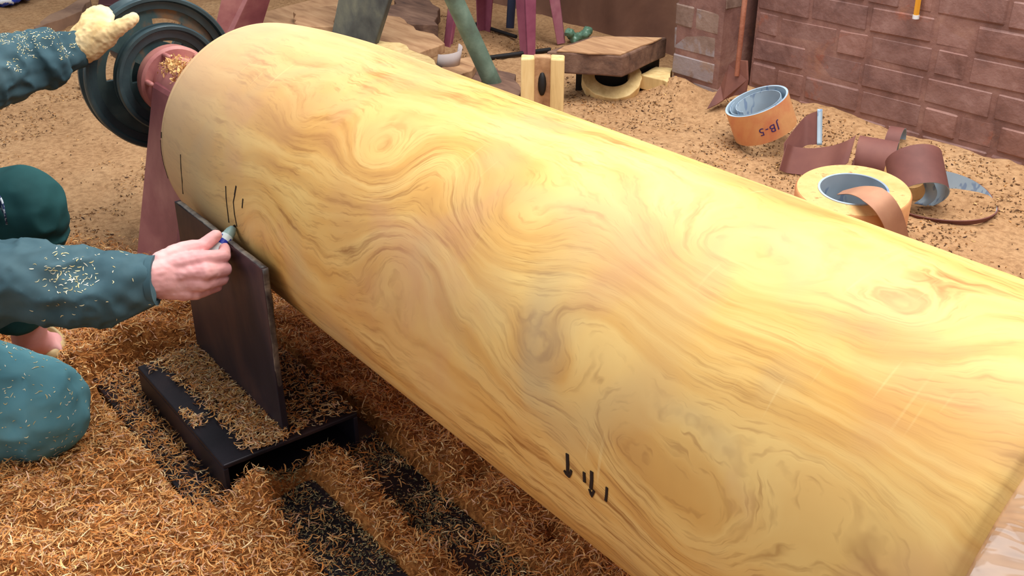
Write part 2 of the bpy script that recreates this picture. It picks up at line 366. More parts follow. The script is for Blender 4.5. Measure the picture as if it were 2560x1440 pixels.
# ------------------------------------------------------------------ brick walls
def brick_mesh(name, lx, ly, lz, mat, seed):
    r = random.Random(seed); bm = bmesh.new(); bmesh.ops.create_cube(bm, size=1)
    for v in bm.verts: v.co = (v.co.x*lx, v.co.y*ly, v.co.z*lz)
    bmesh.ops.bevel(bm, geom=bm.edges[:]+bm.verts[:], offset=.007, segments=1, affect='EDGES')
    for v in bm.verts: v.co += Vector((r.uniform(-1, 1), r.uniform(-1, 1), r.uniform(-1, 1)))*.0022
    me = bpy.data.meshes.new(name); bm.to_mesh(me); bm.free(); me.materials.append(mat); return me
def brick_wall(wall, x0, x1, yf, zb, courses, pitch, L, mat, seed, halves=.35, xface=False):
    r = random.Random(seed); pool = {}
    for c in range(courses):
        x = x0-(L*.5 if c % 2 else 0.0)-r.uniform(0, .03)
        while x < x1:
            ln = L*(.52 if r.random() < halves else 1.0)*r.uniform(.96, 1.04)
            a, b = max(x, x0), min(x+ln-.007, x1); x += ln
            if b-a < .03: continue
            key = (round((b-a)/.012), r.randint(0, 2))
            if key not in pool: pool[key] = brick_mesh('brick', key[0]*.012, .10, pitch-.007, mat, hash(key) % 999)
            o = bpy.data.objects.new('brick', pool[key]); link(o, wall)
            if xface: o.location = (yf-.05+r.uniform(-.003, .002), (a+b)/2, zb+(c+.5)*pitch); o.rotation_euler = (0, 0, math.pi/2)
            else: o.location = ((a+b)/2, yf+.05+r.uniform(-.002, .003), zb+(c+.5)*pitch+r.uniform(-.002, .002))
YW, YP, YB = 2.70, 2.59, 3.02
wr = MB().box((-2.16, YW+.0035, -.05), (1.6, YW+.25, 1.146)).build('wall_right', M['mortar'])
tag(wr, 'maroon painted brick wall behind the sanding belts', kind='structure')
brick_wall(wr, -2.155, 1.3, YW, .066-.083, 14, .083, .215, M['brick'], 5)
xa, xb = PY(1683, 100, YP)[0], PY(1808, 100, YP)[0]
wp = MB().box((xa+.01, YP+.0035, -.05), (xb-.008, YW+.25, 1.146)).build('wall_pillar', M['mortar'])
tag(wp, 'projecting grey brown brick pillar at the end of the wall', kind='structure')
brick_wall(wp, xa, xb, YP, .066-.083, 14, .083, .215, M['brick_pier'], 9, .4)
brick_wall(wp, YP+.104, YW+.02, xb, .066-.083, 14, .083, .13, M['brick_red'], 12, 0, True)
wb = MB().box((-7, YB, -.05), (xa+.02, YB+.2, 1.45)).build('wall_back', M['plaster']); tag(wb, 'dusty brown rendered wall behind the stool legs', kind='structure')
wl = MB().box((-7.2, -2.6, -.05), (-7, YB+.2, 1.45)).build('wall_left', M['plaster']); tag(wl, 'far dusty wall of the workshop', kind='structure')

# ------------------------------------------------------------------ turned vase
XE, LS, RE, NE, XR = -1.786, .287, .209, 1.41, -.241
prof = [(XE+.012, .05), (XE+.010, .12), (XE+.006, .17), (XE+.001, RE-.016), (XE-.002, RE-.008), (XE, RE-.002)]
for t_ in np.linspace(.0, 1, 40)[1:]:
    prof.append((XE+LS*t_, RE+(VR-RE)*(1-(1-t_)**NE)**(1/NE)))
prof.insert(8, (prof[7][0]+.0015, prof[7][1]-.0016))
prof += [(x, VR) for x in np.arange(XE+LS+.008, XR-.012, .008)] + [(XR-.006, VR-.0005), (XR-.002, VR-.003), (XR, VR-.007), (XR+.03, VR-.02)]
SEG = 288
th = np.linspace(0, 2*np.pi, SEG, endpoint=False)
px = np.array([p[0] for p in prof]); pr = np.array([p[1] for p in prof])
VX = np.repeat(px, SEG); TH = np.tile(th, len(px)); RR = np.repeat(pr, SEG)
vv = np.stack([VX, AY-RR*np.cos(TH), AZ+RR*np.sin(TH)], -1)       # angle 0 faces the man, seam hidden by rotation below
i0 = np.arange(len(px)-1)[:, None]*SEG+np.arange(SEG)[None]; i1 = np.arange(len(px)-1)[:, None]*SEG+(np.arange(SEG)[None]+1) % SEG
vf = np.stack([i0, i0+SEG, i1+SEG, i1], -1).reshape(-1, 4)
me = bpy.data.meshes.new('vase_body'); me.from_pydata(vv.tolist(), [], vf.tolist()); me.materials.append(M['vase'])
bm = bmesh.new(); bm.from_mesh(me); bmesh.ops.recalc_face_normals(bm, faces=bm.faces); bm.to_mesh(me); bm.free()
def arc(p): return math.atan2(p[2]-AZ, AY-p[1])
A = np.where(TH > np.pi*1.35, TH-2*np.pi, TH)                     # seam on the hidden underside
V_ = A*VR
Fg = V_*1.0 + .02*np.sin(VX*3.1+.4)
for (kx, ky, sx, sv, amp) in [(945, 385, .075, .05, .10), (1010, 660, .10, .06, -.085), (1290, 560, .085, .05, .085), (1870, 670, .17, .075, .13),
                              (2250, 760, .05, .03, .04), (1500, 800, .09, .05, -.05), (1720, 1330, .09, .06, .08), (1330, 900, .07, .05, .05),
                              (650, 560, .08, .06, -.06), (2050, 1150, .14, .05, -.05), (760, 300, .07, .05, .05), (1560, 1120, .06, .04, .05),
                              (2300, 1000, .10, .05, .03), (1100, 430, .06, .05, -.06)]:
    q = PV(kx, ky); d = ((VX-q[0])/sx)**2+((V_-arc(q)*VR)/sv)**2
    Fg = Fg+amp*np.exp(-d)
at = me.attributes.new('fig', 'FLOAT_VECTOR', 'POINT')
at.data.foreach_set('vector', np.stack([Fg, VX-XE, V_], -1).ravel())
me.polygons.foreach_set('use_smooth', [True]*len(me.polygons))
vase = empty('turned_vase', (-.9, AY, AZ)); tag(vase, 'huge golden figured wood vase clamped on its side in the lathe', 'vase')
def vlink(o): o.parent = vase; o.matrix_parent_inverse = Matrix.Translation(vase.location).inverted(); return o
vlink(link(bpy.data.objects.new('vase_body', me)))
fb = MB(); fb.revolve([(0, VR-.009), (.004, VR-.006), (.05, VR-.004), (.10, VR-.006), (.15, VR-.012), (.22, VR-.03), (.26, VR-.08), (.262, .03), (.03, .03)], (XR+.002, AY, AZ), (1, 0, 0), 96)
o = vlink(fb.build('wrapped_end', M['film'], smooth=True, angle=40)); tag(o, 'brown end band wrapped in glossy clear film')
def mark(pts, wpx, name='marker_line'):
    mb = MB(); Q = []
    for (x, y) in pts:
        x_ = PV(x, y)[0]; R = VR
        for _ in range(4):
            t_ = min(max((x_-XE)/LS, 0), 1); R = RE+(VR-RE)*(1-(1-t_)**NE)**(1/NE); x_ = PV(x, y, R)[0]
        q = PV(x, y, R); n = np.array([0, q[1]-AY, q[2]-AZ]); n /= np.linalg.norm(n); Q.append((q+n*.0006, n))
    Q2 = []
    for (a_, b_) in zip(Q[:-1], Q[1:]):
        for t_ in np.linspace(0, 1, 5)[:-1]:
            c_ = a_[0]*(1-t_)+b_[0]*t_; n = np.array([0, c_[1]-AY, c_[2]-AZ]); n /= np.linalg.norm(n); Q2.append((c_, n))
    Q2.append(Q[-1]); C = np.array([q[0] for q in Q2]); N = np.array([q[1] for q in Q2]); T = np.gradient(C, axis=0)
    W = np.cross(T, N); W /= np.linalg.norm(W, axis=1)[:, None]; hw = np.array([wpx if not hasattr(wpx, '__len__') else wpx[min(i, len(wpx)-1)] for i in range(len(Q2))])
    mb.ribbon(C, W*hw[:, None]*.0003, .0008, 0, 0); vlink(mb.build(name, M['ink']))
for pts, wd in [([(452,386),(453,420),(456,452),(458,484)], 3), ([(404,330),(404,345)], 4), ([(402,350),(404,380),(410,410),(421,446)], 1.5),
                ([(565,465),(566,495),(570,530),(573,556)], 3.2), ([(591,465),(587,488)], 5), ([(588,486),(584,505),(587,535),(593,566)], 3), ([(608,497),(606,520)], 3.6),
                ([(1419,1134),(1420,1160),(1420,1185)], 7), ([(1411,1175),(1416,1184),(1423,1191),(1427,1184),(1429,1175)], 5),
                ([(1461,1180),(1462,1205)], 6), ([(1480,1178),(1480,1200),(1478,1222)], 7), ([(1474,1222),(1480,1240),(1486,1226)], 5),
                ([(1518,1218),(1517,1236),(1515,1252)], 5)]:
    mark(pts, wd)

# ------------------------------------------------------------------ headstock, pulleys
hs = empty('lathe_headstock', (-2.12, AY, 0)); tag(hs, 'dusty maroon lathe headstock pedestal holding the vase spindle', 'lathe headstock')
def under(root):
    def f(o): o.parent = root; o.matrix_parent_inverse = Matrix.Translation(root.location).inverted(); return o
    return f
hl = under(hs)
def ytop(x, y): return PX(x, y, -2.21)
yl0 = ytop(389, 268)[1]; yl1 = P(352, 650)[1]
X0, X1 = -2.21, -1.97
mb = MB(); mb.hexa([(X0, yl1-.02, -.03), (X1, yl1-.02, -.03), (X1, 1.0, -.03), (X0, 1.0, -.03), (X0, yl0, .405), (X1-.02, yl0, .405), (X1-.02, AY+.1, .405), (X0, AY+.1, .405)])
hl(mb.build('pedestal', M['maroon'], bevel=.012))
mb = MB().revolve([(-.02, .02), (-.02, .08), (.012, .082), (.018, .076), (.018, .058), (.05, .062), (.17, .066), (.30, .066), (.42, .062), (.435, .02)], (-2.25, AY, AZ), (1, 0, 0), 48)
hl(mb.build('spindle_hub', M['pink_paint'], smooth=True, angle=35))
for k in range(6):
    c = 2*math.pi*k/6+.2; q = np.array([0, -.071*math.cos(c), .071*math.sin(c)])+[0, AY, AZ]
    hl(MB().capsule(q+[-2.23, 0, 0], q+[-2.205, 0, 0], .006, .006, seg=8).build('flange_bolt', M['pink_paint'], smooth=True))
mb = MB()
for k in range(900):
    c = rng.normal(1.15, .22); x = rng.uniform(-2.21, -1.98); r = .065+rng.uniform(0, .006)
    p = np.array([x, AY-r*math.cos(c), AZ+r*math.sin(c)]); s_ = rng.uniform(.0012, .0030); d = rng.normal(size=3)*s_; e = rng.normal(size=3)*s_*.5
    mb.add([p-d-e, p+d-e, p+d+e, p-d+e], [(0, 1, 2, 3)])
o = hl(mb.build('sawdust_heap', M['kraft_edge'], fix=False)); o['kind'] = 'stuff'
mb = MB().tube([(-2.62, AY, AZ), (-2.2, AY, AZ)], .024, 24); hl(mb.build('shaft', M['steel'], smooth=True, angle=40))

def pulley(x, R, wd, name, nh, parent, hole_phase):
    # rim with a belt groove, web with openings, hub
    mb = MB().revolve([(-wd, R-.03), (-wd, R-.002), (-wd+.004, R), (-wd+.012, R), (-wd*.5-.004, R-.014), (-wd*.5+.004, R-.014), (-.012, R), (-.004, R), (0, R-.003), (0, R-.010), (-.010, R-.014), (-.012, R-.030)], (x, AY, AZ), (1, 0, 0), 96)
    rim = mb.build(name, M['pulley'], smooth=True, angle=50); parent(rim)
    web = MB(); seg = 96; radii = np.linspace(.045, R-.026, 9); xs = (x-.022, x-.034)
    V = [(xx, AY-r*math.cos(2*math.pi*k/seg), AZ+r*math.sin(2*math.pi*k/seg)) for xx in xs for r in radii for k in range(seg)]
    nr = len(radii)
    def hole(i, k):
        if i < 0 or i >= nr-1: return False
        c = (k+.5)/seg*nh+hole_phase; fr = c-math.floor(c)
        lim = .20-.05*abs(i-(nr-2)/2)/(nr/2)
        return 2 <= i <= nr-4 and abs(fr-.5) < lim
    Fc = []; ix = lambda s, i, k: s*nr*seg+i*seg+k % seg
    for i in range(nr-1):
        for k in range(seg):
            if hole(i, k): continue
            Fc += [(ix(0, i, k), ix(0, i, k+1), ix(0, i+1, k+1), ix(0, i+1, k)), (ix(1, i, k), ix(1, i+1, k), ix(1, i+1, k+1), ix(1, i, k+1))]
            for (di, dk, e) in ((-1, 0, ((i, k), (i, k+1))), (1, 0, ((i+1, k+1), (i+1, k))), (0, -1, ((i+1, k), (i, k))), (0, 1, ((i, k+1), (i+1, k+1)))):
                ni = i+di
                if ni < 0 or ni >= nr-1 or hole(ni, (k+dk) % seg):
                    (a_, b_), (c_, d_) = e; Fc.append((ix(0, a_, b_), ix(1, a_, b_), ix(1, c_, d_), ix(0, c_, d_)))
    web.add(V, Fc)
    wo = web.build('pulley_web', M['pulley_dust'], smooth=True, angle=40); wo.parent = rim
    return rim
pl = empty('step_pulley', (-2.36, AY, AZ)); tag(pl, 'dark green two-step belt pulley wheel under the gloved hand', 'pulley')
pp = under(pl)
pulley(-2.32, .177, .055, 'large_pulley', 4, pp, .30)
pulley(-2.27, .122, .035, 'small_pulley', 4, pp, .30)
mb = MB().revolve([(-.10, .026), (-.10, .05), (.01, .05), (.01, .026)], (-2.27, AY, AZ), (1, 0, 0), 32); pp(mb.build('hub', M['pulley'], smooth=True, angle=40))
# tailstock beyond the near end of the vase
ts = empty('lathe_tailstock', (.16, AY, 0)); tag(ts, 'maroon tailstock pedestal at the wrapped end of the vase', 'lathe tailstock'); tl = under(ts)
mb = MB(); mb.hexa([(.06, AY-.16, -.03), (.30, AY-.16, -.03), (.30, AY+.16, -.03), (.06, AY+.16, -.03), (.09, AY-.08, .42), (.28, AY-.08, .42), (.28, AY+.08, .42), (.09, AY+.08, .42)])
tl(mb.build('pedestal', M['maroon'], bevel=.01))
mb = MB().revolve([(0, .004), (.03, .025), (.06, .03), (.34, .03), (.34, .004)], (.005, AY, AZ), (1, 0, 0), 32); tl(mb.build('tail_centre', M['steel'], smooth=True, angle=40))

# ------------------------------------------------------------------ tool rest
YPL, ZC, ZPT = .545, .065, .355
tr = empty('tool_rest', (-1.45, .53, 0)); tag(tr, 'black steel tool rest with upright plate beside the vase', 'tool rest'); tt = under(tr)
mb = MB().box((-1.80, .372, -.02), (BX0, .70, .004)); tt(mb.build('base_plate', M['steel'], bevel=.002))
x0, x1 = -1.63, -1.262
cb = MB(); cb.box((x0, .427, ZC-.008), (x1, .662, ZC)); tt(cb.build('channel_top', M['steel'], bevel=.002))
cb = MB(); cb.box((x0, .427, .004), (x1, .435, ZC-.008)); tt(cb.build('channel_side', M['steel_plate'], bevel=.0015))
cb = MB(); cb.box((x0, .654, .004), (x1, .662, ZC-.008)); tt(cb.build('channel_side', M['steel_plate'], bevel=.0015))
# upright plate: back edge slopes in towards the foot, as cut with a torch
pts = [(-1.283, ZC), (-1.286, ZC+.10), (-1.287, .2), (-1.287, ZPT), (-1.33, ZPT+.0005), (-1.40, ZPT-.001), (-1.50, ZPT+.001), (-1.60, ZPT-.0005), (-1.625, ZPT), (-1.628, .25), (-1.626, .15), (-1.627, ZC)]
mb = MB(); n = len(pts); V = [(x, YPL-.007, z) for x, z in pts]+[(x, YPL+.004, z) for x, z in pts]
mb.add(V, [tuple(range(n)), tuple(range(2*n-1, n-1, -1))]+[(i, (i+1) % n, (i+1) % n+n, i+n) for i in range(n)])
tt(mb.build('upright_plate', M['steel_plate'], bevel=.0012))
mb = MB(); L = [(x, ZPT+.0006+.0004*math.sin(x*70)+random.uniform(-.0003, .0003)) for x in np.linspace(-1.615, -1.289, 40)]
mb.tube([(x, YPL-.002+random.uniform(-.0004, .0004), z) for x, z in L], [(.0012+random.uniform(-.0003, .0004), .0048) for _ in L], 8)
o = tt(mb.build('worn_top_edge', M['edge'], smooth=True)); tag(o, 'bright worn top edge')
mb = MB(); mb.tube([(-1.286+random.uniform(-.001, .001), YPL-.0015, z) for z in np.linspace(ZC+.01, ZPT, 30)], [(.0008+random.uniform(-.0003, .0006), .005) for _ in range(30)], 8)
tt(mb.build('worn_side_edge', M['edge'], smooth=True))

# ------------------------------------------------------------------ bed rails
def rail(y0, y1, z, x0, x1, lab):
    mb = MB(); xs = np.linspace(x0, x1, 40)
    top = [(x, y0+random.uniform(-.0012, .0012), z) for x in xs]+[(x, y1+random.uniform(-.0012, .0012), z) for x in xs[::-1]]
    mb.prism(top, .03); o = mb.build('lathe_bed_rail', M['steel'], bevel=.002)
    tag(o, lab, 'bed rail', 'steel bed rails under the lathe'); return o
rail(.468, .556, .002, -1.255, .5, 'dark steel bed rail left of the shavings ridge, nearest the kneeling man')
rail(.613, .704, -.006, -1.258, .5, 'dark steel bed rail right of the shavings ridge, below the vase')

# ------------------------------------------------------------------ shavings and chips (uncountable)
def flakes(name, pos, ln, wd, tilt, curl, tones, tcol, parent=None, lift=.002, nrm=None, mat=None):
    n = len(pos); yaw = rng.uniform(0, 2*np.pi, n); tl_ = rng.normal(0, tilt, n); roll = rng.normal(0, tilt*1.4, n)
    d = np.stack([np.cos(yaw)*np.cos(tl_), np.sin(yaw)*np.cos(tl_), np.sin(tl_)], -1)
    s = np.stack([-np.sin(yaw)*np.cos(roll), np.cos(yaw)*np.cos(roll), np.sin(roll)], -1)
    up = np.cross(d, s)
    if nrm is not None:
        d = d-nrm*np.sum(d*nrm, -1)[:, None]; d /= np.linalg.norm(d, axis=1)[:, None]; s = np.cross(nrm, d); up = nrm
    L = ln[:, None]/2; Wd = wd[:, None]/2; cu = rng.normal(0, curl, n)[:, None]*ln[:, None]; side = rng.normal(0, .16, n)[:, None]*ln[:, None]
    p = pos+up*lift
    rows = []
    for t_, ws in ((-1, .55), (-.35, 1.0), (.35, 1.0), (1, .5)):
        c = p+d*L*t_+up*cu*(1-t_*t_)+s*side*(1-t_*t_)
        rows += [c-s*Wd*ws, c+s*Wd*ws]
    V = np.stack(rows, 1).reshape(-1, 3); b = np.arange(n)[:, None]*8
    Fc = np.concatenate([b+np.array([[0, 2, 3, 1]]), b+np.array([[2, 4, 5, 3]]), b+np.array([[4, 6, 7, 5]])], 0)
    me = bpy.data.meshes.new(name); nf = len(Fc)
    me.vertices.add(len(V)); me.vertices.foreach_set('co', V.ravel()); me.loops.add(nf*4); me.loops.foreach_set('vertex_index', Fc.ravel().astype(np.int32))
    me.polygons.add(nf); me.polygons.foreach_set('loop_start', np.arange(0, nf*4, 4, dtype=np.int32)); me.update(calc_edges=True); me.validate()
    T = np.array([c[:3] for c in tones]); k = rng.choice(len(tones), n, p=tcol); c3 = T[k]*rng.uniform(.72, 1.2, (n, 1))
    col = np.concatenate([np.repeat(c3, 8, 0), np.ones((n*8, 1))], 1)
    at = me.color_attributes.new('tone', 'FLOAT_COLOR', 'POINT'); at.data.foreach_set('color', col.ravel())
    me.materials.append(mat or M['shavings']); o = link(bpy.data.objects.new(name, me), parent); return o
TON = [lin(214,150,86), lin(230,182,120), lin(204,128,62), lin(150,90,46), lin(214,166,132), lin(244,216,166)]
def scatter(n, x0, x1, y0, y1, dens, zf):
    x = rng.uniform(x0, x1, n); y = rng.uniform(y0, y1, n); k = rng.random(n) < dens(x, y); x, y = x[k], y[k]
    return np.stack([x, y, zf(x, y)], -1)
def dens_floor(x, y):
    d = shav_mask(x, y)
    g = noise2(x, y, 22.0, 2.2); g2 = noise2(x, y, 60.0, 8.2)
    r1 = (y > .468)*(y < .556)*(x > -1.25); r2 = (y > .613)*(y < .704)*(x > -1.25); bp = (y > .372)*(y < .70)*(x < BX0)*(x > -1.80)
    d = np.where(r1, np.clip((g-.50)*3.0, .02, 1)*.45 + .10*(g2 > .6) + .55*sst(-.98, -.80, x)*.6, d)
    d = np.where(r2, np.clip((g-.42)*3, .05, 1)*.5 + .10*(g2 > .6) + .4*sst(-1.0, -.75, x), d)
    d = np.where(bp, np.where((y < .427)+(x < -1.635), np.clip((g-.22)*5, .5, 1), .0), d)
    crev = (y > .357)*(y < .374)*(x < BX0+.01)*(x > -1.8); return np.where(crev, .02, d)
def zfloor(x, y):
    z = ground(x, y); r1 = (y > .468)*(y < .556)*(x > -1.255); r2 = (y > .613)*(y < .704)*(x > -1.258); bp = (y > .372)*(y < .70)*(x < BX0)*(x > -1.8)
    z = np.where(r1, np.maximum(z, .003), z); z = np.where(r2, np.maximum(z, -.004), z); return np.where(bp, np.maximum(z, .005), z)
pos = scatter(190000, -2.4, -.5, -.65, 1.15, dens_floor, zfloor); pos[:, 2] += rng.random(len(pos))**2*.014
n = len(pos)
o = flakes('wood_shavings', pos, rng.uniform(.007, .018, n)*rng.choice([1, 1, 1.5], n), rng.uniform(.0008, .0024, n), .34, .10, TON, [.30, .22, .20, .12, .10, .06])
tag(o, 'loose orange wood shavings piled around the lathe bed', 'shavings', kind='stuff')
pos = scatter(26000, -1.27, -.55, .468, .704, lambda x, y: ((y < .556)+(y > .613))*np.clip(noise2(x, y, 14.0, 7.7)*1.3-.2, .08, .9), zfloor); n = len(pos)
o = flakes('rail_dust', pos, rng.uniform(.002, .008, n), rng.uniform(.0008, .0018, n), .35, .1, [lin(150,140,100), lin(200,168,118), lin(110,104,80), lin(186,128,72)], [.3, .25, .25, .2])
tag(o, 'fine grey green dust sprinkled over the dark bed rails', 'sawdust', kind='stuff')
def dens_chan(x, y):
    g = noise2(x, y, 30.0, 4.4); near = sst(.455, .50, y-.03*(x+1.45))*(y < .545)
    d = np.clip(near*1.1+np.clip((g-.55)*5, 0, 1)*.8, 0, 1); return np.where(y > .55, .30, d)
pos = scatter(14000, -1.625, -1.266, .43, .66, dens_chan, lambda x, y: np.full_like(x, ZC)); pos[:, 2] += rng.random(len(pos))**2*.010
n = len(pos); o = flakes('tool_rest_shavings', pos, rng.uniform(.005, .016, n), rng.uniform(.0009, .0024, n), .22, .08, TON, [.24, .28, .10, .08, .16, .14])
tag(o, 'pale shavings lying on top of the black tool rest channel', 'shavings', kind='stuff')
# chips on the trodden sawdust
def dens_dust(x, y):
    m = 1-shav_mask(x, y); g = noise2(x, y, 3.0, 6.6); g2 = noise2(x, y, 9.0, 1.7)
    return m*np.clip((g-.34)*2.2+(g2-.5)*2.2, .03, 1)
pos = scatter(120000, -4.6, .6, -.5, 2.68, dens_dust, lambda x, y: ground(x, y)); n = len(pos)
CT = [lin(92,60,32), lin(130,88,48), lin(64,40,24), lin(206,160,104), lin(170,122,72)]
o = flakes('sawdust_chips', pos, rng.uniform(.004, .013, n), rng.uniform(.0018, .0045, n), .3, .15, CT, [.32, .26, .20, .10, .12])
tag(o, 'dark bark chips strewn over the tan sawdust', 'wood chips', kind='stuff')

# ------------------------------------------------------------------ sanding belts by the wall
def camvec(r, u, f): v = RT*r+UP*u-FW*f; return v/np.linalg.norm(v)
def settle(org_px, n, R, Hh, wall=0.0):
    # depth at which the tilted cylinder's lowest rim point touches the sawdust
    best = None
    for d in np.arange(2.0, 3.4, .005):
        top = PD(org_px[0], org_px[1], d); low = min(top[2], (top-n*Hh)[2]) - R*math.sqrt(max(0, 1-n[2]**2))
        if best is None or abs(low-.012) < best[0]: best = (abs(low-.012), d, top)
    return best[2]
# upright roll with printed marking
nJ = camvec(-.39, .80, .46); RJ, HJ = .094, .098; top = settle((1891, 252), nJ, RJ, HJ)
rj = empty('sanding_belt_roll', tuple(top)); tag(rj, 'kraft coloured belt roll tipped up, marked JB-5 upside down', 'belt roll', 'sanding belt rolls'); rl = under(rj)
mb = MB(); seg = 72; a_ = np.array([0, 0, 1.0]); u = a_-nJ*(a_@nJ); u /= np.linalg.norm(u); v = np.cross(nJ, u)
def ring(r, h): return [top+nJ*h+(u*math.cos(2*math.pi*k/seg)+v*math.sin(2*math.pi*k/seg))*r for k in range(seg)]
def band(mb, A_, B_, m):
    mb.add(A_+B_, [(k, (k+1) % seg, seg+(k+1) % seg, seg+k) for k in range(seg)], m)
band(mb, ring(RJ, 0), ring(RJ, -HJ), 0); band(mb, ring(RJ-.006, 0), ring(RJ-.006, -HJ), 1)
band(mb, ring(RJ, 0), ring(RJ-.006, 0), 1); band(mb, ring(RJ, -HJ), ring(RJ-.006, -HJ), 0)
rl(mb.build('belt_band', [M['kraft'], M['backing']], smooth=True, angle=40))
mb = MB(); N = 60; C = []; W = []
for i in range(N):
    c = 2*math.pi*i/N*1.25+2.2; r = RJ-.012-.022*i/N; C.append(top-nJ*.05+(u*math.cos(c)+v*math.sin(c))*r); W.append(nJ*(.047-.0*i))
mb.ribbon(C, W, .0015, 0, 0); rl(mb.build('inner_winding', M['backing'], smooth=True, angle=60))
cu = bpy.data.curves.new('printed_text', 'FONT'); cu.body = 'JB-5'; cu.size = .034; cu.align_x = 'CENTER'; cu.space_character = 1.12
to = link(bpy.data.objects.new('printed_text', cu)); bpy.context.view_layer.update()
tm = bpy.data.meshes.new_from_object(to.evaluated_get(bpy.context.evaluated_depsgraph_get())); bpy.data.objects.remove(to)
dirp = PD(1921, 322, float((top-CAM)@FW))-top; dirp -= nJ*(dirp@nJ)
# aim the lettering at the side that faces the room
def surf(c, h): return top+nJ*h+(u*math.cos(c)+v*math.sin(c))*(RJ+.0008)
def projp(p): q = p-CAM; d = q@FW; return 1280+FPX*(q@RT)/d, 720-FPX*(q@UP)/d, d
cand = [(c, h) for c in np.linspace(0, 2*math.pi, 180) for h in np.linspace(-.09, -.02, 15)]
def cost(ch):
    p = surf(*ch); a_, b_, d = projp(p); nn = u*math.cos(ch[0])+v*math.sin(ch[0]); return (a_-1922)**2+(b_-324)**2+(1e6 if nn@(p-CAM) > 0 else 0)
c0, h0 = min(cand, key=cost)
sgn = 1 if (projp(surf(c0+.1, h0))[0] > projp(surf(c0, h0))[0]) else -1
for vtx in tm.vertices:
    x, y = vtx.co.x, vtx.co.y
    # upside down: reads right to left, tops of the letters point to the floor
    vtx.co = surf(c0-sgn*x/RJ, h0-(y-.012))
tm.materials.append(M['text_ink']); rl(link(bpy.data.objects.new('printed_text', tm)))

# standing kraft roll with loose tail
ct = P(2133, 474, .125); R3, r3, H3 = .133, .078, .12
r3o = empty('sanding_belt_roll', (ct[0], ct[1], 0)); tag(r3o, 'wide kraft belt roll standing on end with a loose brown tail', 'belt roll', 'sanding belt rolls'); r3l = under(r3o)
nn = np.array([.06, -.10, 1.0]); nn /= np.linalg.norm(nn)
mb = MB().revolve([(-H3, r3), (-H3, R3), (-.004, R3), (0, R3-.003), (0, r3+.006)], ct, nn, 96); r3l(mb.build('wound_belt', [M['kraft'], M['kraft_edge']], smooth=True, angle=40))
mb = MB().revolve([(.001, r3+.002), (.001, R3-.004), (-.006, R3-.004), (-.006, r3+.002)], ct, nn, 96); r3l(mb.build('dusty_end', M['kraft_edge'], smooth=True, angle=40))
mb = MB().revolve([(-H3, r3-.004), (-H3, r3+.001), (.003, r3+.003), (.003, r3-.002)], ct, nn, 96); r3l(mb.build('core_sleeve', M['backing'], smooth=True, angle=40))
tail = [(2100, 482, .10), (2140, 474, .14), (2178, 482, .16), (2208, 506, .15), (2230, 540, .115), (2242, 575, .07), (2250, 612, .02)]
C = np.array([P(a_, b_, z_) for a_, b_, z_ in tail]); tt_ = np.linspace(0, 1, len(C)); t2 = np.linspace(0, 1, 40); C = np.stack([np.interp(t2, tt_, C[:, i]) for i in range(3)], -1)
for _ in range(8): C[1:-1] = (C[:-2]+C[2:]+2*C[1:-1])/4
wv = RT*.72+UP*.42+FW*.45; wv /= np.linalg.norm(wv)
W = np.array([wv*(.012+.024*min(1, i/14)) for i in range(40)])
mb = MB().ribbon(C, W, .0015, 0, 0); r3l(mb.build('loose_tail', pm('tan_brown_belt_cloth', [lin(150,104,82), lin(172,124,98), lin(186,140,110)], 6, rough=.7, bump=.1), smooth=True, angle=60))

# long brown strip of abrasive twisted into loose coils
sa = empty('abrasive_strip', tuple(P(2090, 430, 0))); tag(sa, 'long brown abrasive strip lying in loose twisted coils by the wall', 'abrasive strip'); sl = under(sa)
def path(ctrl, n=60, it=6):
    ctrl = np.array(ctrl, float); t_ = np.linspace(0, 1, len(ctrl)); t2 = np.linspace(0, 1, n); C = np.stack([np.interp(t2, t_, ctrl[:, i]) for i in range(3)], -1)
    for _ in range(it): C[1:-1] = (C[:-2]+C[2:]+2*C[1:-1])/4
    return C
ax = P(2290, 440, 0)-P(1990, 385, 0); ax[2] = 0; ax /= np.linalg.norm(ax); sd = np.array([-ax[1], ax[0], 0])
# raised leaf
b0 = P(1990, 395, .0)
C = path([b0+sd*.0+ax*.0+[0,0,.03], b0+ax*.02+sd*.03+[0,0,.06], b0+ax*.045+sd*.06+[0,0,.09], b0+ax*.06+sd*.075+[0,0,.115]], 30)
lw = np.array([.06*ax+np.array([0, 0, .035]) - sd*.0]*30); lw = np.array([ (ax*.035+np.array([0, 0, .03])-sd*.02) for _ in range(30)])
c_leaf = path([P(1960, 385, .05), P(1985, 355, .075), P(2015, 325, .10), P(2050, 318, .115)], 30); w_leaf = np.array([ (np.array([0, 0, 1.0])*.034+sd*.012-ax*.008)*(0.8+.5*i/29) for i in range(30)])
sl(MB().ribbon(c_leaf, w_leaf, .002, 1, 0).build('raised_leaf', [M['abrasive'], M['abrasive']], smooth=True, angle=60))
e_ = c_leaf[-1]; sl(MB().ribbon(np.array([e_-ax*.001+w_leaf[-1]*t_ for t_ in np.linspace(-1.05, 1.05, 14)]), np.array([RT*.007]*14), .003, 0, 0).build('pale_leaf_edge', M['backing'], smooth=True))
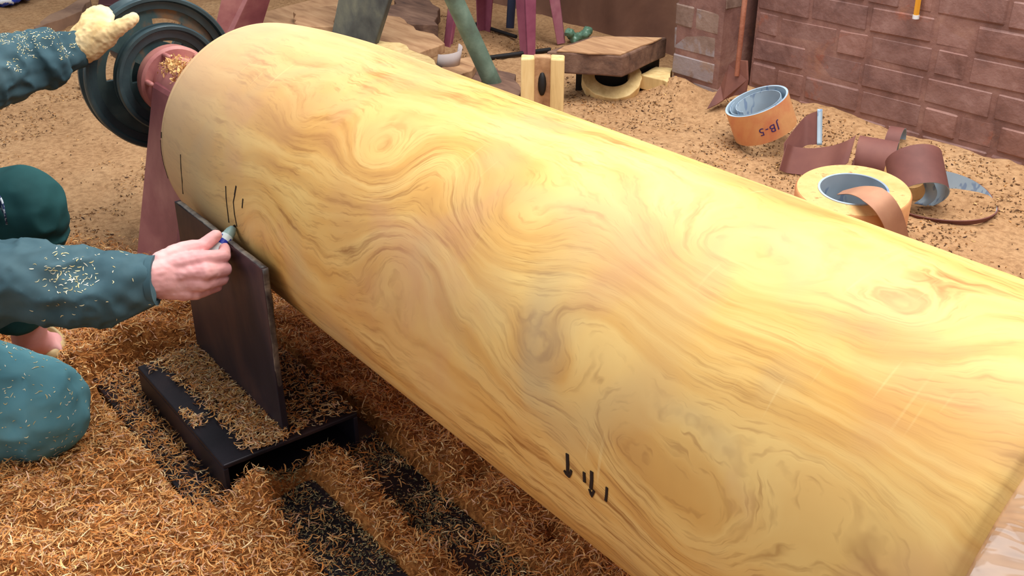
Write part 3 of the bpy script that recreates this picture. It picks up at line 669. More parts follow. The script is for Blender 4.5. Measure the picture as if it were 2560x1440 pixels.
# band lying low between the leaf and the coils
c_b = path([P(1958, 392, .045), P(1975, 400, .03), P(2020, 405, .035), P(2075, 398, .055), P(2112, 385, .085), P(2130, 372, .10)], 40); w_b = np.array([(np.array([0, 0, 1.0])*.033+sd*.02) for i in range(40)])
sl(MB().ribbon(c_b, w_b, .002, 1, 0).build('low_band', [M['abrasive'], M['abrasive']], smooth=True, angle=60))
def coil(cen, R, half, a0, a1, n=50, skew=.0, name='coil'):
    C = []; W = []
    for i in range(n):
        c = a0+(a1-a0)*i/(n-1); C.append(cen+np.array([0, 0, 1.0])*R*math.sin(c)+sd*R*math.cos(c)+ax*skew*i/n); W.append(ax*half)
    return sl(MB().ribbon(C, W, .002, 0, 1).build(name, [M['abrasive'], M['backing']], smooth=True, angle=60))
q = P(2175, 400, .055); coil(q, .060, .052, -.4, 3.6, skew=.03)
q2 = P(2225, 372, .05); coil(q2+sd*.05, .048, .02, -1.2, 4.2, name='inner_coil')
q = P(2130, 410, .03); sl(MB().ribbon(path([q, q+ax*.03-sd*.012+[0,0,.012], q+ax*.07-sd*.02+[0,0,.0]], 16), np.array([sd*.016+np.array([0,0,.012])]*16), .002, 0, 1).build('folded_flap', [M['abrasive'], M['backing']], smooth=True))
# roll lying on its side with the brown strip arching over it
cd = P(2290, 455, .072); dd = empty('sanding_belt_roll', (cd[0], cd[1], 0)); tag(dd, 'belt roll lying on its side under an arched brown strip', 'belt roll', 'sanding belt rolls'); dl = under(dd)
axd = camvec(.42, -.10, .55); axd[2] = 0; axd /= np.linalg.norm(axd); sdd = np.array([-axd[1], axd[0], 0])
axd2 = -sdd
fhd = FW*np.array([1, 1, 0]); fhd /= np.linalg.norm(fhd)
C = []; W = []
for i in range(60):
    c = -.9+(4.3)*i/59; C.append(cd+[0, 0, .012]+(np.array([0, 0, .78])-fhd*.62)*.070*math.sin(c)+RT*.068*math.cos(c)); W.append((-fhd*.78-np.array([0, 0, .62]))*.056)
dl(MB().ribbon(C, W, .002, 0, 1).build('arched_strip', [M['abrasive'], M['backing']], smooth=True, angle=60))
fh = FW*np.array([1, 1, 0]); fh /= np.linalg.norm(fh)
mb = MB().revolve([(0, .035), (0, .071), (.03, .071), (.03, .035)], cd+fh*.052+RT*.016-np.array([0, 0, .002]), fh, 64); dl(mb.build('wound_belt', M['kraft_edge'], smooth=True, angle=40))
C = [P(2320, 455, .075), P(2330, 480, .05), P(2322, 498, .03), P(2300, 512, .016)]; dl(MB().ribbon(path(C, 20), np.array([RT*.012-FW*np.array([1, 1, 0])*.01]*20), .0015, 0, 0).build('torn_end', M['backing'], smooth=True))
# shallow flat hoop lying on the sawdust
cf = P(2352, 512, .012); fo = empty('sanding_belt_hoop', (cf[0], cf[1], 0)); tag(fo, 'shallow pale blue lined belt hoop lying flat on the sawdust', 'belt roll'); fl = under(fo)
V = []; seg = 64; bk = fh
for k in range(seg):
    c = 2*math.pi*k/seg; dv = RT*math.cos(c)*.128+fh*math.sin(c)*.115; hh = .014+.034*max(0, math.sin(c))**.7
    base = cf+dv; base[2] = .006+.010*max(0, math.sin(c))
    V += [base, base+dv*.05+[0, 0, hh], base+dv*.075+[0, 0, hh-.001], base+dv*.03]
Fc = []; Mi = []
mb = MB()
for j, m_ in ((0, 1), (1, 0), (2, 0), (3, 0)):
    mb2 = [(k*4+j, ((k+1) % seg)*4+j, ((k+1) % seg)*4+(j+1) % 4, k*4+(j+1) % 4) for k in range(seg)]
    Fc += mb2; Mi += [m_]*seg
mb.v = [tuple(map(float, p)) for p in V]; mb.f = Fc; mb.m = Mi
fl(mb.build('hoop_band', [M['abrasive'], M['backing']], smooth=True, angle=40))

# ------------------------------------------------------------------ things along the back
def poly(px, z): return [P(a_, b_, z) for a_, b_ in px]
def slab(name, px, z, th, mat, lab, cat='wood offcut', group='wood offcuts behind the vase', bev=.003, rough=.004, mats=None):
    Q = poly(px, z); out = []
    for i in range(len(Q)):
        a_, b_ = Q[i], Q[(i+1) % len(Q)]
        for t_ in np.linspace(0, 1, 5)[:-1]: out.append(a_*(1-t_)+b_*t_+np.array([rng.normal(), rng.normal(), 0])*rough*(t_ > 0))
    o = MB().prism(out, th).build(name, mat, bevel=bev); tag(o, lab, cat, group); return o
tbk = slab('timber_block', [(1366,128),(1478,90),(1668,92),(1558,140)], .175, .072, M['bark'], 'thick dark timber block with dusty pale top beside the pillar', bev=.006)
tdu = slab('dusty_top', [(1392,127),(1482,93),(1655,94),(1552,136)], .179, .004, M['pine'], 'pale dusty top face', bev=0, rough=.006)
tdu.parent = tbk
del tdu['category'], tdu['group']
slab('gap_shade_board', [(1440,160),(1480,140),(1650,140),(1590,160)], .10, .10, M['rubber_black'], 'prop board under the thick timber block, coloured black as gap shade', rough=.003)  # board coloured black to give the shaded void under the timber
slab('wood_wedge', [(1600,186),(1640,166),(1682,170),(1668,204)], .07, .05, M['pine_pale'], 'small pale wood wedge in front of the pillar foot')
# crescent offcut
cc = P(1530, 188, .068); V = []; n = 26; qv = fh*.86+np.array([0, 0, .5])
for k in range(n): c = math.pi*(.93+1.17*k/(n-1)); V.append(cc+(RT*math.cos(c)*.104+qv*math.sin(c)*.108)*(1+rng.normal()*.012))
for k in range(n-1, -1, -1): c = math.pi*(.93+1.17*k/(n-1)); V.append(cc+RT*math.cos(c)*.060+qv*math.sin(c)*.052)
mb = MB(); m2 = 2*n; bot = [p+fh*.018-np.array([0, 0, .034]) for p in V]
f = [(k, k+1, m2-2-k, m2-1-k) for k in range(n-1)]+[(m2+k+1, m2+k, m2+m2-1-k, m2+m2-2-k) for k in range(n-1)]+[(k, k+m2, (k+1) % m2+m2, (k+1) % m2) for k in range(m2)]
mb.add(V+bot, f); o = mb.build('crescent_offcut', M['pine_pale'], bevel=.003); tag(o, 'pale crescent shaped wood offcut on the sawdust below the timber block', 'wood offcut', 'wood offcuts behind the vase')
# upright notched billet
fb_ = P(1352, 318, 0); rh = RT; zt = PD(1352, 146, float((fb_-CAM)@FW)*1.07)
D = float(np.linalg.norm((fb_-CAM)[:2])); r_ = ray(1352, 147); zt = CAM_H+r_[2]*D/np.linalg.norm(r_[:2])
nb = empty('notched_billet', (fb_[0], fb_[1], 0)); tag(nb, 'pale split billet standing upright with a dusty hollow between two faces', 'wood offcut', 'wood offcuts behind the vase'); nl = under(nb)
S = .136/118
def pl2(a_, b_): return fb_+rh*(a_-1352)*S+fh*b_
for nm, pts_, mt in (('left_face', [(1296, 0), (1333, .006), (1334, .05), (1298, .06)], M['pine_pale']), ('hollow', [(1331, .022), (1345, .028), (1362, .030), (1378, .020), (1380, .062), (1331, .062)], M['pine']), ('right_face', [(1376, .0), (1412, -.01), (1416, .05), (1378, .06)], M['pine_pale'])):
    Q = [pl2(*p) for p in pts_]; top_ = []
    for p in Q: p = p.copy(); p[2] = zt; top_.append(p)
    nl(MB().prism(top_, zt).build(nm, mt, bevel=.005))
hp = pl2(1354, .033); hp[2] = zt*.60; nl(MB().ball(hp, (.016, .014, .040)).build('hole_shade', M['rubber_black'], smooth=True))  # black ball stands for the shade inside the hole

# plastic stool, legs in view
def stool(feet, mat, lab, hgt=.46, name='plastic_stool'):
    feet = [np.array([p[0], p[1], 0.0]) for p in feet]; c = sum(feet)/4; so = empty(name, (c[0], c[1], 0)); tag(so, lab, 'stool'); sf = under(so)
    tops = [c+(p-c)*.74+np.array([0, 0, hgt]) for p in feet]
    for p, q in zip(feet, tops):
        e1 = (c-p); e1[2] = 0; e1 /= np.linalg.norm(e1); i1 = np.array([1.0, 0, 0])*np.sign(e1[0]); i2 = np.array([0, 1.0, 0])*np.sign(e1[1])
        mb = MB()
        for ia, ib in ((i1, i2), (i2, i1)):
            w0, w1, tk = .042, .075, .006
            mb.hexa([p, p+ia*w0, p+ia*w0+ib*tk, p+ib*tk, q, q+ia*w1, q+ia*w1+ib*tk, q+ib*tk])
        sf(mb.build('leg', mat, bevel=.002))
    a_ = [t_+(t_-(c+[0, 0, hgt]))*.10 for t_ in tops]; order = sorted(a_, key=lambda t_: math.atan2(t_[1]-c[1], t_[0]-c[0]))
    sf(MB().prism([t_+np.array([0, 0, .03]) for t_ in order], .035).build('seat', mat, bevel=.01))
fA, fB, fC = P(1108, 118), P(1318, 150), P(1414, 108)
stool([fA, fB, fC, fA+fC-fB], M['magenta'], 'magenta plastic stool standing behind the green pipe')
bp_ = P(1275, 70); o = MB().tube([bp_, bp_+np.array([-.03, .06, .45]), bp_+np.array([-.05, .13, .95])], [.018, .02, .02], 16).build('blue_pole', M['blue_plastic'], smooth=True, angle=40); tag(o, 'navy blue pole leaning between the magenta stool legs', 'pole')
# grey plank and green pipe lean towards each other above the frame
fp = P(868, 215, 0); Dp = np.linalg.norm((fp-CAM)[:2])
def atD(x, y, D): r = ray(x, y); return CAM+r*(D/np.linalg.norm(r[:2]))
tl0, tr0 = atD(845, 0, Dp+.02), atD(972, 0, Dp+.02); bl0, br0 = atD(812, 170, Dp), atD(915, 180, Dp)
def ext(a_, b_, z): t_ = (z-b_[2])/(a_[2]-b_[2]); return b_+(a_-b_)*t_
bk = fh*.045+RT*.012
gp = MB(); q0, q1, q2_, q3 = ext(tl0, bl0, .0), ext(tr0, br0, .0), ext(tr0, br0, .80), ext(tl0, bl0, .80)
gp.hexa([q0, q1, q1+bk, q0+bk, q3, q2_, q2_+bk, q3+bk]); o = gp.build('grey_plank', M['grey_plank'], bevel=.004); tag(o, 'weathered grey green plank propped upright behind the vase', 'plank')
gf = P(1262, 262, 0); Dg = np.linalg.norm((gf-CAM)[:2]); g0 = atD(1238, 222, Dg); g1 = atD(1150, 30, Dg-.02); o = MB().tube([ext(g1, g0, .0), g0, g1, ext(g1, g0, .80)], .030, 28).build('steel_pipe', M['pipe'], smooth=True, angle=40); tag(o, 'dull green steel pipe leaning in front of the magenta stool', 'pipe')
# maroon machine leg with white conduit
mf = P(585, 190, 0); Dm = np.linalg.norm((mf-CAM)[:2])
a0_, a1_, a2_ = atD(553, 0, Dm), atD(620, 0, Dm-.015), atD(624, 0, Dm+.05); b0_, b1_, b2_ = atD(530, 102, Dm), atD(585, 75, Dm-.015), atD(622, 62, Dm+.05)
ml = MB(); lo = [ext(a_, b_, 0) for a_, b_ in ((a0_, b0_), (a1_, b1_), (a2_, b2_))]; hi = [ext(a_, b_, .75) for a_, b_ in ((a0_, b0_), (a1_, b1_), (a2_, b2_))]
back = fh*.012
for i in (0, 1): ml.hexa([lo[i], lo[i+1], lo[i+1]+back, lo[i]+back, hi[i], hi[i+1], hi[i+1]+back, hi[i]+back])
o = ml.build('machine_leg', M['maroon'], bevel=.002); tag(o, 'maroon folded steel machine leg behind the far end of the vase', 'machine leg')
w0_ = atD(634, 70, Dm+.06); w1_ = atD(628, 0, Dm+.06); o = MB().tube([ext(w1_, w0_, 0), ext(w1_, w0_, .75)], .008, 16).build('white_conduit', M['white_plastic'], smooth=True, angle=40); tag(o, 'thin white conduit pipe beside the maroon machine leg', 'pipe')
# boards and slabs
slab('offcut_board', [(640,68),(652,32),(880,-30),(900,20),(740,60)], .16, .03, M['pine'], 'long dusty tan board behind the far shoulder of the vase')
slab('offcut_board', [(734,46),(736,24),(840,14),(838,66),(745,66)], .20, .035, M['pine'], 'short pale board lying across the long tan board')
slab('offcut_board', [(700,110),(720,66),(850,66),(850,110)], .155, .13, M['bark'], 'dark rough block under the short pale board', rough=.006)
slab('offcut_board', [(930,110),(965,38),(1000,42),(1040,74),(1085,84),(1112,108),(1040,135)], .12, .035, M['pine'], 'wide brown slab right of the grey plank')
slab('offcut_board', [(900,180),(930,100),(1000,106),(1072,140),(1118,182),(1060,220)], .14, .03, M['pine_pale'], 'pale barked slab edge lying against the vase top', rough=.007)
slab('offcut_board', [(990,220),(1010,158),(1080,160),(1112,188),(1090,230)], .105, .09, M['bark'], 'dark pitted bark under the pale barked slab', rough=.008)
slab('offcut_board', [(1090,175),(1125,150),(1200,138),(1180,176),(1100,205)], .09, .03, M['pine'], 'small tan board left of the green pipe')
slab('offcut_board', [(1090,220),(1120,185),(1200,168),(1210,215),(1150,240)], .06, .05, M['bark'], 'dark board under the small tan board')
slab('offcut_board', [(1215,215),(1225,165),(1290,185),(1296,240),(1260,252)], .08, .08, M['bark'], 'splintered dark chunk between the green pipe and the notched billet', rough=.012)
slab('offcut_board', [(960,40),(985,0),(1060,-20),(1100,20),(1095,62),(1020,60)], .10, .06, M['bark'], 'dark brown offcut behind the wide brown slab', rough=.01)
cp = P(1120, 140, .12); C = [cp+RT*.05*math.cos(c)*.9+fh*.035*math.sin(c)+np.array([0, 0, .02*math.sin(c*.5)]) for c in np.linspace(-2.6, .8, 30)]
o = MB().ribbon(C, np.array([np.array([0, 0, .030])+RT*.006]*30), .0015, 0, 0).build('paper_curl', pm('grey_paper', [lin(160,146,142), lin(182,170,168)], 6, rough=.8, bump=.1), smooth=True); tag(o, 'pale grey curl of paper lying on the slabs by the pipe', 'paper')
o = MB().tube([P(1190, 60, .02), P(1290, 92, .02)], .008, 12).build('iron_bar', M['rubber_black'], smooth=True, angle=40); tag(o, 'short black iron bar on the floor behind the pipe', 'bar')
o = MB().tube([P(1210, 146, .02), P(1300, 134, .02), P(1375, 124, .02)], .009, 12).build('iron_bar', M['rubber_black'], smooth=True, angle=40); tag(o, 'long black iron bar running to the timber block', 'bar')
mb = MB(); cg = P(1448, 88, .03)
for k in range(7): mb.ball(cg+rng.normal(size=3)*[.02, .02, .012], (.022, .02, .018), seg=8)
o = mb.build('plastic_scrap', pm('green_plastic_film', [lin(60,96,80), lin(104,140,118)], 9, rough=.3)); remesh(o, .006, 2, .01, 60); tag(o, 'crumpled green plastic scrap behind the timber block', 'plastic scrap')
# rusty spade leaning in the corner of pillar and wall
sp = empty('rusty_spade', tuple(P(1790, 262, 0))); tag(sp, 'rusty maroon spade leaning against the brick pillar', 'spade'); spl = under(sp)
yb = 2.52
outl = [(1836,150),(1866,152),(1868,200),(1862,236),(1830,240),(1808,250),(1790,262),(1766,273),(1786,244),(1802,214),(1812,186),(1822,160)]
V = []
for (a_, b_) in outl: V.append(PY(a_, b_, yb-.05*max(0, (b_-235)/40)+.05*max(0, (1868-a_)/100)*0))
n = len(V); B = [p+np.array([.002, .006, 0]) for p in V]
mb = MB(); mb.add(V+B, [tuple(range(n)), tuple(range(2*n-1, n-1, -1))]+[(i, (i+1) % n, n+(i+1) % n, n+i) for i in range(n)]); spl(mb.build('blade', pm('rusty_maroon_iron', [lin(92,58,54), lin(120,76,66), lin(140,92,76)], 6, rough=.6, bump=.3), bevel=.001))
h0_, h1_ = PY(1842, 190, yb-.004), PY(1862, 0, yb+.02); h1_ = h0_+(h1_-h0_)*2.2
spl(MB().tube([h0_, h1_], [.008, .009], 14).build('handle', M['brick_red'], smooth=True, angle=40))
# pencil stuck on the wall
pz0, pz1 = PY(2289, 47, YW-.012), PY(2296, 0, YW-.012); pe = empty('pencil', tuple(pz0)); tag(pe, 'yellow pencil with a white end hanging on the brick wall', 'pencil'); pel = under(pe)
pdv = (pz1-pz0)/np.linalg.norm(pz1-pz0)
pel(MB().tube([pz0+pdv*.011, pz0+pdv*.17], .0085, 6).build('barrel', pm('yellow_lacquer', [lin(206,140,36), lin(222,160,52)], 6, rough=.4, bump=0)))
pel(MB().tube([pz0, pz0+pdv*.011], .0092, 12).build('white_end', M['white_plastic']))
# far left corner: dusty plank, maroon crate, blue sack
slab('dusty_plank', [(92,70),(100,54),(210,-10),(226,-6),(205,26)], .05, .05, pm('dust_covered_plank', [lin(104,78,66), lin(138,108,88), lin(160,128,102)], 4, rough=.95), 'dusty brown plank lying on the far floor above the sleeve', 'plank', None, rough=.01)
slab('maroon_crate', [(245,10),(252,-40),(340,-40),(332,12)], .08, .08, pm('dark_maroon_plastic', [lin(60,24,32), lin(84,36,42)], 5, rough=.5), 'dark maroon crate on the floor behind the gloved hand', 'crate', None, rough=0)
def m_sack():
    t = NT('blue_printed_sack'); c = t.coord((1, 1, 1)); k = t.ramp(t.noise(c, 26, 2), [(.55, (0,0,0,1)), (.6, (1,1,1,1))])
    return t.out(t.mix(k, lin(30,70,190), lin(226,232,240)), .4)
mb = MB(); sc = P(4, -14, .03); mb.ball(sc, (.16, .14, .05), seg=20); o = mb.build('blue_sack', m_sack(), smooth=True); remesh(o, .012, 2, .02, 18); tag(o, 'bright blue and white printed sack at the far left edge', 'sack')
o = MB().revolve([(0, .003), (0, .022), (.05, .022), (.05, .003)], P(200, 206, .022), (RT*.8+fh*.3), 24).build('black_stub', M['rubber_black'], smooth=True, angle=40); tag(o, 'short black round stub on the floor left of the pulley', 'pipe stub')

# ------------------------------------------------------------------ marker pen
mt_ = PV(588, 563); mt0 = PD(527, 648, float((mt_-CAM)@FW)-.028)
mk = empty('marker_pen', tuple(mt_)); tag(mk, 'blue and white marker pen drawing on the vase', 'marker pen'); mkl = under(mk)
md = (mt0-mt_)/np.linalg.norm(mt0-mt_)
def mring(prof, nm, mat, s=24): mkl(MB().revolve(prof, mt_, md, s).build(nm, mat, smooth=True, angle=40))
mring([(.0005, .0005), (.0005, .002), (.006, .003), (.006, .0005)], 'nib', M['ink'])
mring([(.005, .001), (.005, .0052), (.012, .0082), (.022, .0094), (.022, .001)], 'grip_cone', M['marker_grey'])
mring([(.022, .001), (.022, .0100), (.032, .0106), (.032, .001)], 'white_collar', M['marker_white'])
mring([(.032, .001), (.032, .0107), (.041, .0109), (.041, .001)], 'blue_band', M['marker_blue'])
mring([(.041, .001), (.041, .0108), (.090, .0104), (.092, .008), (.092, .001)], 'barrel', M['marker_white'])
pm_b = MB()
for a0 in (.4, 2.5, 4.6):
    V = [mt_+md*h for h in (0,)]
    e1 = np.cross(md, [0, 0, 1.0]); e1 /= np.linalg.norm(e1); e2 = np.cross(md, e1)
    G = [[mt_+md*h+(e1*math.cos(c)+e2*math.sin(c))*.01115 for c in np.linspace(a0, a0+.8, 6)] for h in (.026, .032, .038, .044)]
    pm_b.add([p for r in G for p in r], [(i*6+j, i*6+j+1, (i+1)*6+j+1, (i+1)*6+j) for i in range(3) for j in range(5)])
o = mkl(pm_b.build('blue_print', M['marker_blue'], smooth=True)); o['kind'] = 'stuff'

# ------------------------------------------------------------------ kneeling person
hipc = np.array([-1.93, -.10, .26]); neck = np.array([-1.94, .06, .70])
shR, shL = np.array([-1.76, .02, .60]), np.array([-2.12, .13, .60])
wrR = PD(388, 697, 1.525); elR = PD(-70, 712, 1.50)
wrL = PD(203, 118, 2.20); elL = PD(-85, 205, 2.03)
kR = P(98, 1030, .085); hR = np.array([-1.83, -.12, .24]); anR = np.array([-1.80, -.22, .07])
kL = PD(58, 528, 1.72); hL = np.array([-2.04, -.08, .26]); anL = P(72, 846, .07)
pers = empty('person', (-1.9, -.05, 0)); tag(pers, 'kneeling person in teal work clothes marking the vase with a pen', 'person'); pe_l = under(pers)
# skin body: coarse trunk, head, limbs and fine marking hand in one mesh
mb = MB()
mb.tube([hipc, (hipc+neck)/2, neck-[0, 0, .06], neck+[0, .02, .06]], [(.10, .14), (.10, .13), (.09, .12), (.05, .05)], 16)
hd = neck+np.array([.02, .09, .19]); mb.ball(hd, (.078, .098, .118), seg=20); mb.ball(hd+[0.01, .05, -.07], (.05, .05, .05))
mb.ball(hd+[.0, .10, -.015], (.014, .022, .022)); mb.ball(hd+[.08, .0, -.01], (.012, .022, .034)); mb.ball(hd+[-.08, .0, -.01], (.012, .022, .034))
mb.capsule(hd+[-.02, .092, -.055], hd+[.02, .092, -.055], .009, .009)
mb.capsule(neck, hd, .052, .055)
for a_, b_, c_ in ((shR, elR, wrR), (shL, elL, wrL)): mb.capsule(neck, a_, .05, .05); mb.capsule(a_, b_, .046, .038); mb.capsule(b_, b_+(c_-b_)*.72, .038, .027)
for h_, k_, f_ in ((hR, kR+[0, 0, .0], anR), (hL, kL, anL)): mb.capsule(hipc, h_, .09, .07); mb.capsule(h_, k_, .065, .045); mb.capsule(k_, f_, .045, .032)
ft = P(112, 862, .034); mb.capsule(anL, ft, .032, .026); mb.capsule(ft, P(132, 856, .03), .027, .022)
for i, (a_, b_) in enumerate([((118, 838), .011), ((130, 842), .010), ((141, 852), .009), ((148, 864), .008)]): mb.capsule(P(125, 858, .03), P(a_[0]+8, a_[1]+8, .03), .012, b_)
mb.capsule(anR, anR+np.array([-.02, -.14, -.03]), .036, .028)
body = mb.build('body', M['skin']); remesh(body, .009, 4)
D_ = lambda x, y, d: PD(x, y, d)
hb = MB(); WR = wrR
K = [(D_(500, 648, 1.535), D_(560, 640, 1.552), D_(562, 617, 1.588), D_(553, 600, 1.602)), (D_(512, 680, 1.530), D_(563, 672, 1.556), D_(548, 655, 1.598), D_(530, 650, 1.604)),
     (D_(505, 708, 1.536), D_(556, 697, 1.564), D_(540, 682, 1.602), D_(522, 680, 1.604)), (D_(491, 731, 1.548), D_(542, 715, 1.574), D_(528, 702, 1.604), D_(512, 700, 1.604))]
rad = [(.0140, .0104, .0092, .0082), (.0138, .0104, .0092, .0082), (.0128, .0098, .0088, .0078), (.0118, .0088, .0080, .0070)]
wo = [(-.004, -14), (0, -4), (0, 8), (0, 22)]
for i, (k_, r_) in enumerate(zip(K, rad)):
    cpt = D_(400, 672+i*17, 1.528+.004*i); hb.capsule(cpt, k_[0], .0165, r_[0]); hb.capsule(cpt, D_(470, 662+i*21, 1.545), .016, .016)
    for j in range(3): hb.capsule(k_[j], k_[j+1], r_[j], r_[j+1])
hb.capsule(D_(455, 680, 1.552), D_(500, 700, 1.556), .022, .020); hb.capsule(D_(420, 700, 1.54), D_(460, 720, 1.548), .022, .020)
th_ = [D_(405, 660, 1.535), D_(455, 630, 1.548), D_(505, 616, 1.556), D_(541, 588, 1.568)]
for j, (a_, b_) in enumerate(((.020, .0165), (.0165, .0125), (.0125, .0092))): hb.capsule(th_[j], th_[j+1], a_, b_)
hb.capsule(D_(430, 650, 1.545), D_(490, 645, 1.548), .016, .012)
hb.tube([wrR+(elR-wrR)*.35, wrR, D_(415, 697, 1.532), D_(445, 698, 1.536), D_(475, 698, 1.54)], [(.028, .026), (.030, .024), (.032, .021), (.028, .017), (.012, .010)], 20)
hand = hb.build('hand', M['skin']); remesh(hand, .0019, 4)
# tendons and fine creases on the back of the hand
me = hand.data; n = len(me.vertices); c = np.empty(n*3); me.vertices.foreach_get('co', c); c = c.reshape(-1, 3); nr = np.empty(n*3); me.vertices.foreach_get('normal', nr); nr = nr.reshape(-1, 3)
c += nr*((noise3(c*150)-.5)*.0016+(noise3(c*60+3)-.5)*.002)[:, None]; me.vertices.foreach_set('co', c.ravel())
bm = bmesh.new(); bm.from_mesh(body.data); bm.from_mesh(hand.data); bm.to_mesh(body.data); bm.free(); bpy.data.objects.remove(hand)
body.data.polygons.foreach_set('use_smooth', [True]*len(body.data.polygons)); pe_l(body)
mb = MB(); mb.ball(hd+[0, -.015, .03], (.088, .102, .108), seg=20); pe_l(mb.build('hair', M['hair'], smooth=True))
for s_ in (-1, 1):
    pe_l(MB().ball(hd+[.03*s_, .088, .012], (.012, .008, .008)).build('eye', M['ink'], smooth=True))
# jacket
jb = MB()
jb.tube([hipc+[0, 0, -.02], hipc+[0, .02, .12], (hipc+neck)/2+[0, .02, .06], neck-[0, 0, .05], neck+[0, .015, .02]], [(.14, .19), (.15, .19), (.15, .20), (.11, .17), (.07, .07)], 24)
def sleeve(sh, el, pts): jb.capsule(neck-[0, 0, .06], sh, .10, .085, seg=16); jb.capsule(sh, el, .085, .066, seg=20); jb.tube([el]+[p for p, _ in pts], [.066]+[r for _, r in pts], 20); jb.ball(el, .066)
sleeve(shR, elR, [(D_(0, 708, 1.502), .062), (D_(60, 706, 1.506), .062), (D_(120, 710, 1.509), .061), (D_(190, 716, 1.513), .060), (D_(255, 722, 1.516), (.053, .058)), (D_(290, 714, 1.518), .052), (D_(335, 704, 1.521), .044), (D_(368, 702, 1.523), .0375), (D_(384, 701, 1.524), .036)])
jb.capsule(D_(225, 768, 1.512), D_(285, 772, 1.515), .030, .024)
sleeve(shL, elL, [(D_(0, 174, 2.09), .068), (D_(60, 160, 2.12), .062), (D_(110, 146, 2.15), .058), (D_(128, 141, 2.155), .040), (D_(160, 130, 2.175), .040), (D_(198, 120, 2.20), .036)])
jb.tube([D_(88, 156, 2.135), D_(100, 150, 2.14), D_(135, 140, 2.155), D_(143, 138, 2.16)], [.060, .066, .060, .050], 20)
jk = jb.build('jacket', M['sleeve']); remesh(jk, .0045, 5, .012, 22, (1, 1, 1)); pe_l(jk)
# cuff rings
pe_l(MB().revolve([(-.006, .031), (-.006, .0375), (.004, .038), (.004, .031)], D_(384, 701, 1.524), wrR-elR, 32).build('cuff', M['sleeve'], smooth=True, angle=50))
pe_l(MB().revolve([(-.006, .028), (-.006, .037), (.006, .0375), (.006, .028)], D_(200, 119, 2.201), wrL-elL, 32).build('knit_cuff', M['purple_cuff'], smooth=True, angle=50))
# trousers
tb = MB(); tb.ball(hipc+[0, -.03, -.02], (.17, .15, .13), seg=20)
tb.capsule(hR, kR+np.array([0, 0, .012]), .105, .078, seg=24); tb.ball(kR, (.074, .074, .078), seg=24); tb.tube([kR+[0, 0, -.022], kR*.5+anR*.5+[0, 0, -.01], anR], [.060, .060, .045], 24)
tb.capsule(kR+np.array([-.01, -.02, -.03]), kR+(anR-kR)*.4+np.array([0, 0, -.03]), .055, .055, seg=20)
trs = tb.build('trousers', M['trouser']); remesh(trs, .005, 6, .010, 16); pe_l(trs)
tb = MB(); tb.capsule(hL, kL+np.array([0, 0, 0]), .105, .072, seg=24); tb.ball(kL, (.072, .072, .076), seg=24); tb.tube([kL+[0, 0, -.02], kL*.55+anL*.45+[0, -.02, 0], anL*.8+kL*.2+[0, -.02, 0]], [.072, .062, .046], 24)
trl = tb.build('trouser_leg', M['dark_trouser']); remesh(trl, .005, 6, .010, 14); pe_l(trl); tag(trl, 'raised trouser knee, darker than the other leg')  # this leg is coloured darker than the rest of the trousers
# patterned cloth edge between knee and body
def m_pat():
    t = NT('blue_white_patterned_cloth'); k = t.ramp(t.noise(t.coord(), 120, 1), [(.48, (0,0,0,1)), (.54, (1,1,1,1))]); return t.out(t.mix(k, lin(40,56,100), lin(206,214,226)), .8)
pc = [D_(-40, 475, 1.62), D_(-12, 490, 1.625), D_(8, 515, 1.63), D_(14, 545, 1.635)]
pe_l(MB().ribbon(path(pc, 20), np.array([RT*.004+UP*.010-FW*.012]*20), .003, 0, 0).build('patterned_hem', m_pat(), smooth=True))
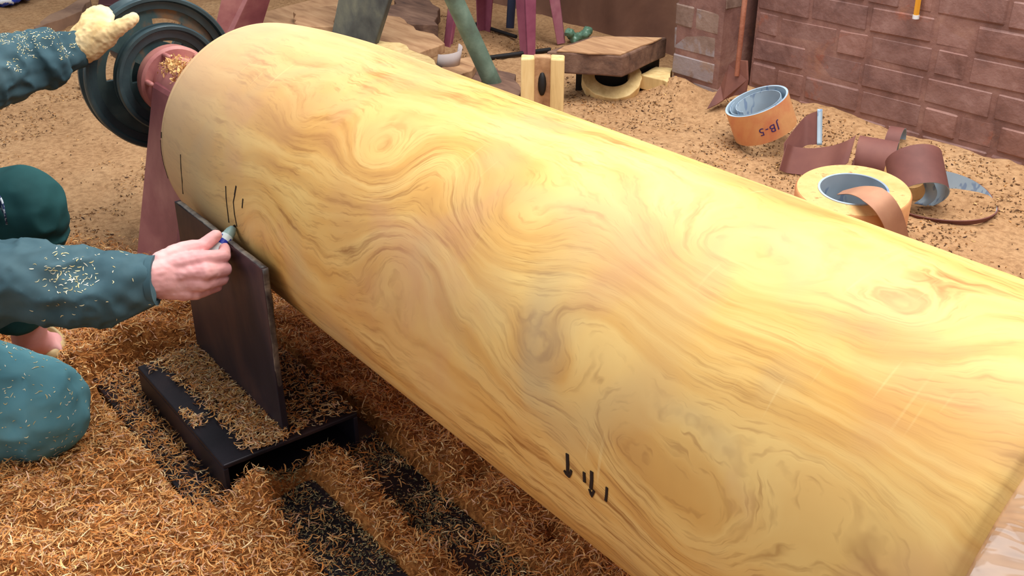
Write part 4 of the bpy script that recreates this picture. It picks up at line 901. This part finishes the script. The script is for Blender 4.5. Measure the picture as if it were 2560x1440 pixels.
# glove gripping the pulley rim
gb = MB(); gd = 2.19
gb.capsule(D_(212, 116, 2.195), D_(252, 84, gd), .036, .034); gb.capsule(D_(232, 118, 2.19), D_(268, 96, gd), .022, .020); gb.capsule(D_(200, 90, 2.20), D_(225, 68, gd), .022, .022)
for (a_, b_, c_) in (((215, 72), (222, 42), (236, 28)), ((232, 66), (240, 36), (252, 26)), ((247, 64), (254, 38), (264, 30)), ((258, 72), (266, 48), (272, 38))):
    gb.capsule(D_(*a_, gd), D_(*b_, gd+.012), .017, .0145); gb.capsule(D_(*b_, gd+.012), D_(*c_, gd+.045), .0145, .012)
gb.capsule(D_(268, 88, gd-.005), D_(306, 64, gd-.01), .020, .016); gb.capsule(D_(306, 64, gd-.01), D_(334, 46, gd-.005), .016, .0125)
gl = gb.build('glove', M['glove']); remesh(gl, .0028, 4, .003, 60); pe_l(gl)
# sandal on the planted foot
sb = MB(); so_ = [P(x, y, .014) for x, y in [(82,842),(100,826),(128,820),(152,832),(161,852),(156,876),(140,892),(118,896),(96,880)]]
pe_l(sb.prism(so_, .02).build('sandal_sole', M['sandal'], bevel=.006))
st = [P(84, 880, .02), P(112, 893, .022), P(138, 886, .026), P(156, 866, .028), P(158, 846, .026), P(140, 828, .022), P(116, 820, .02)]; pe_l(MB().tube(path(st, 30, 3), [(.010, .0045)]*30, 10).build('sandal_strap', M['sandal'], smooth=True))
# pale chips caught on sleeves and trousers
def fleck(obj, n, keep, nm, lo=.003, hi=.010):
    me = obj.data; k = len(me.vertices); c = np.empty(k*3); me.vertices.foreach_get('co', c); c = c.reshape(-1, 3); nr = np.empty(k*3); me.vertices.foreach_get('normal', nr); nr = nr.reshape(-1, 3)
    q = c-CAM; d = q@FW; X = 1280+FPX*(q@RT)/d; Y = 720-FPX*(q@UP)/d
    ok = np.where((np.sum(nr*-q, 1) > 0)*keep(X, Y, nr))[0]
    if len(ok) == 0: return
    s = rng.choice(ok, min(n, len(ok)), replace=False); m_ = len(s)
    o = flakes(nm, c[s], rng.uniform(lo, hi, m_), rng.uniform(.0009, .0016, m_), .1, .02, [lin(232,222,178), lin(214,196,140), lin(240,236,214)], [.4, .3, .3], nrm=nr[s], lift=.0006)
    o['kind'] = 'stuff'; pe_l(o)
fleck(jk, 130, lambda X, Y, N: (X > 60)*(X < 380)*(Y > 590)*(Y < 830)*(rng.random(len(X)) < np.exp(-((X-170)/70)**2-((Y-690)/60)**2)+.02), 'sleeve_flecks', .002, .008)
fleck(jk, 260, lambda X, Y, N: (X > -20)*(X < 200)*(Y < 260)*(N[:, 2] > .25)*(noise3(np.stack([X*.03, Y*.03, X*0], -1)) > .45), 'cuff_sawdust', .002, .007)
fleck(trs, 170, lambda X, Y, N: (X > -20)*(Y > 780), 'knee_flecks', .002, .008)
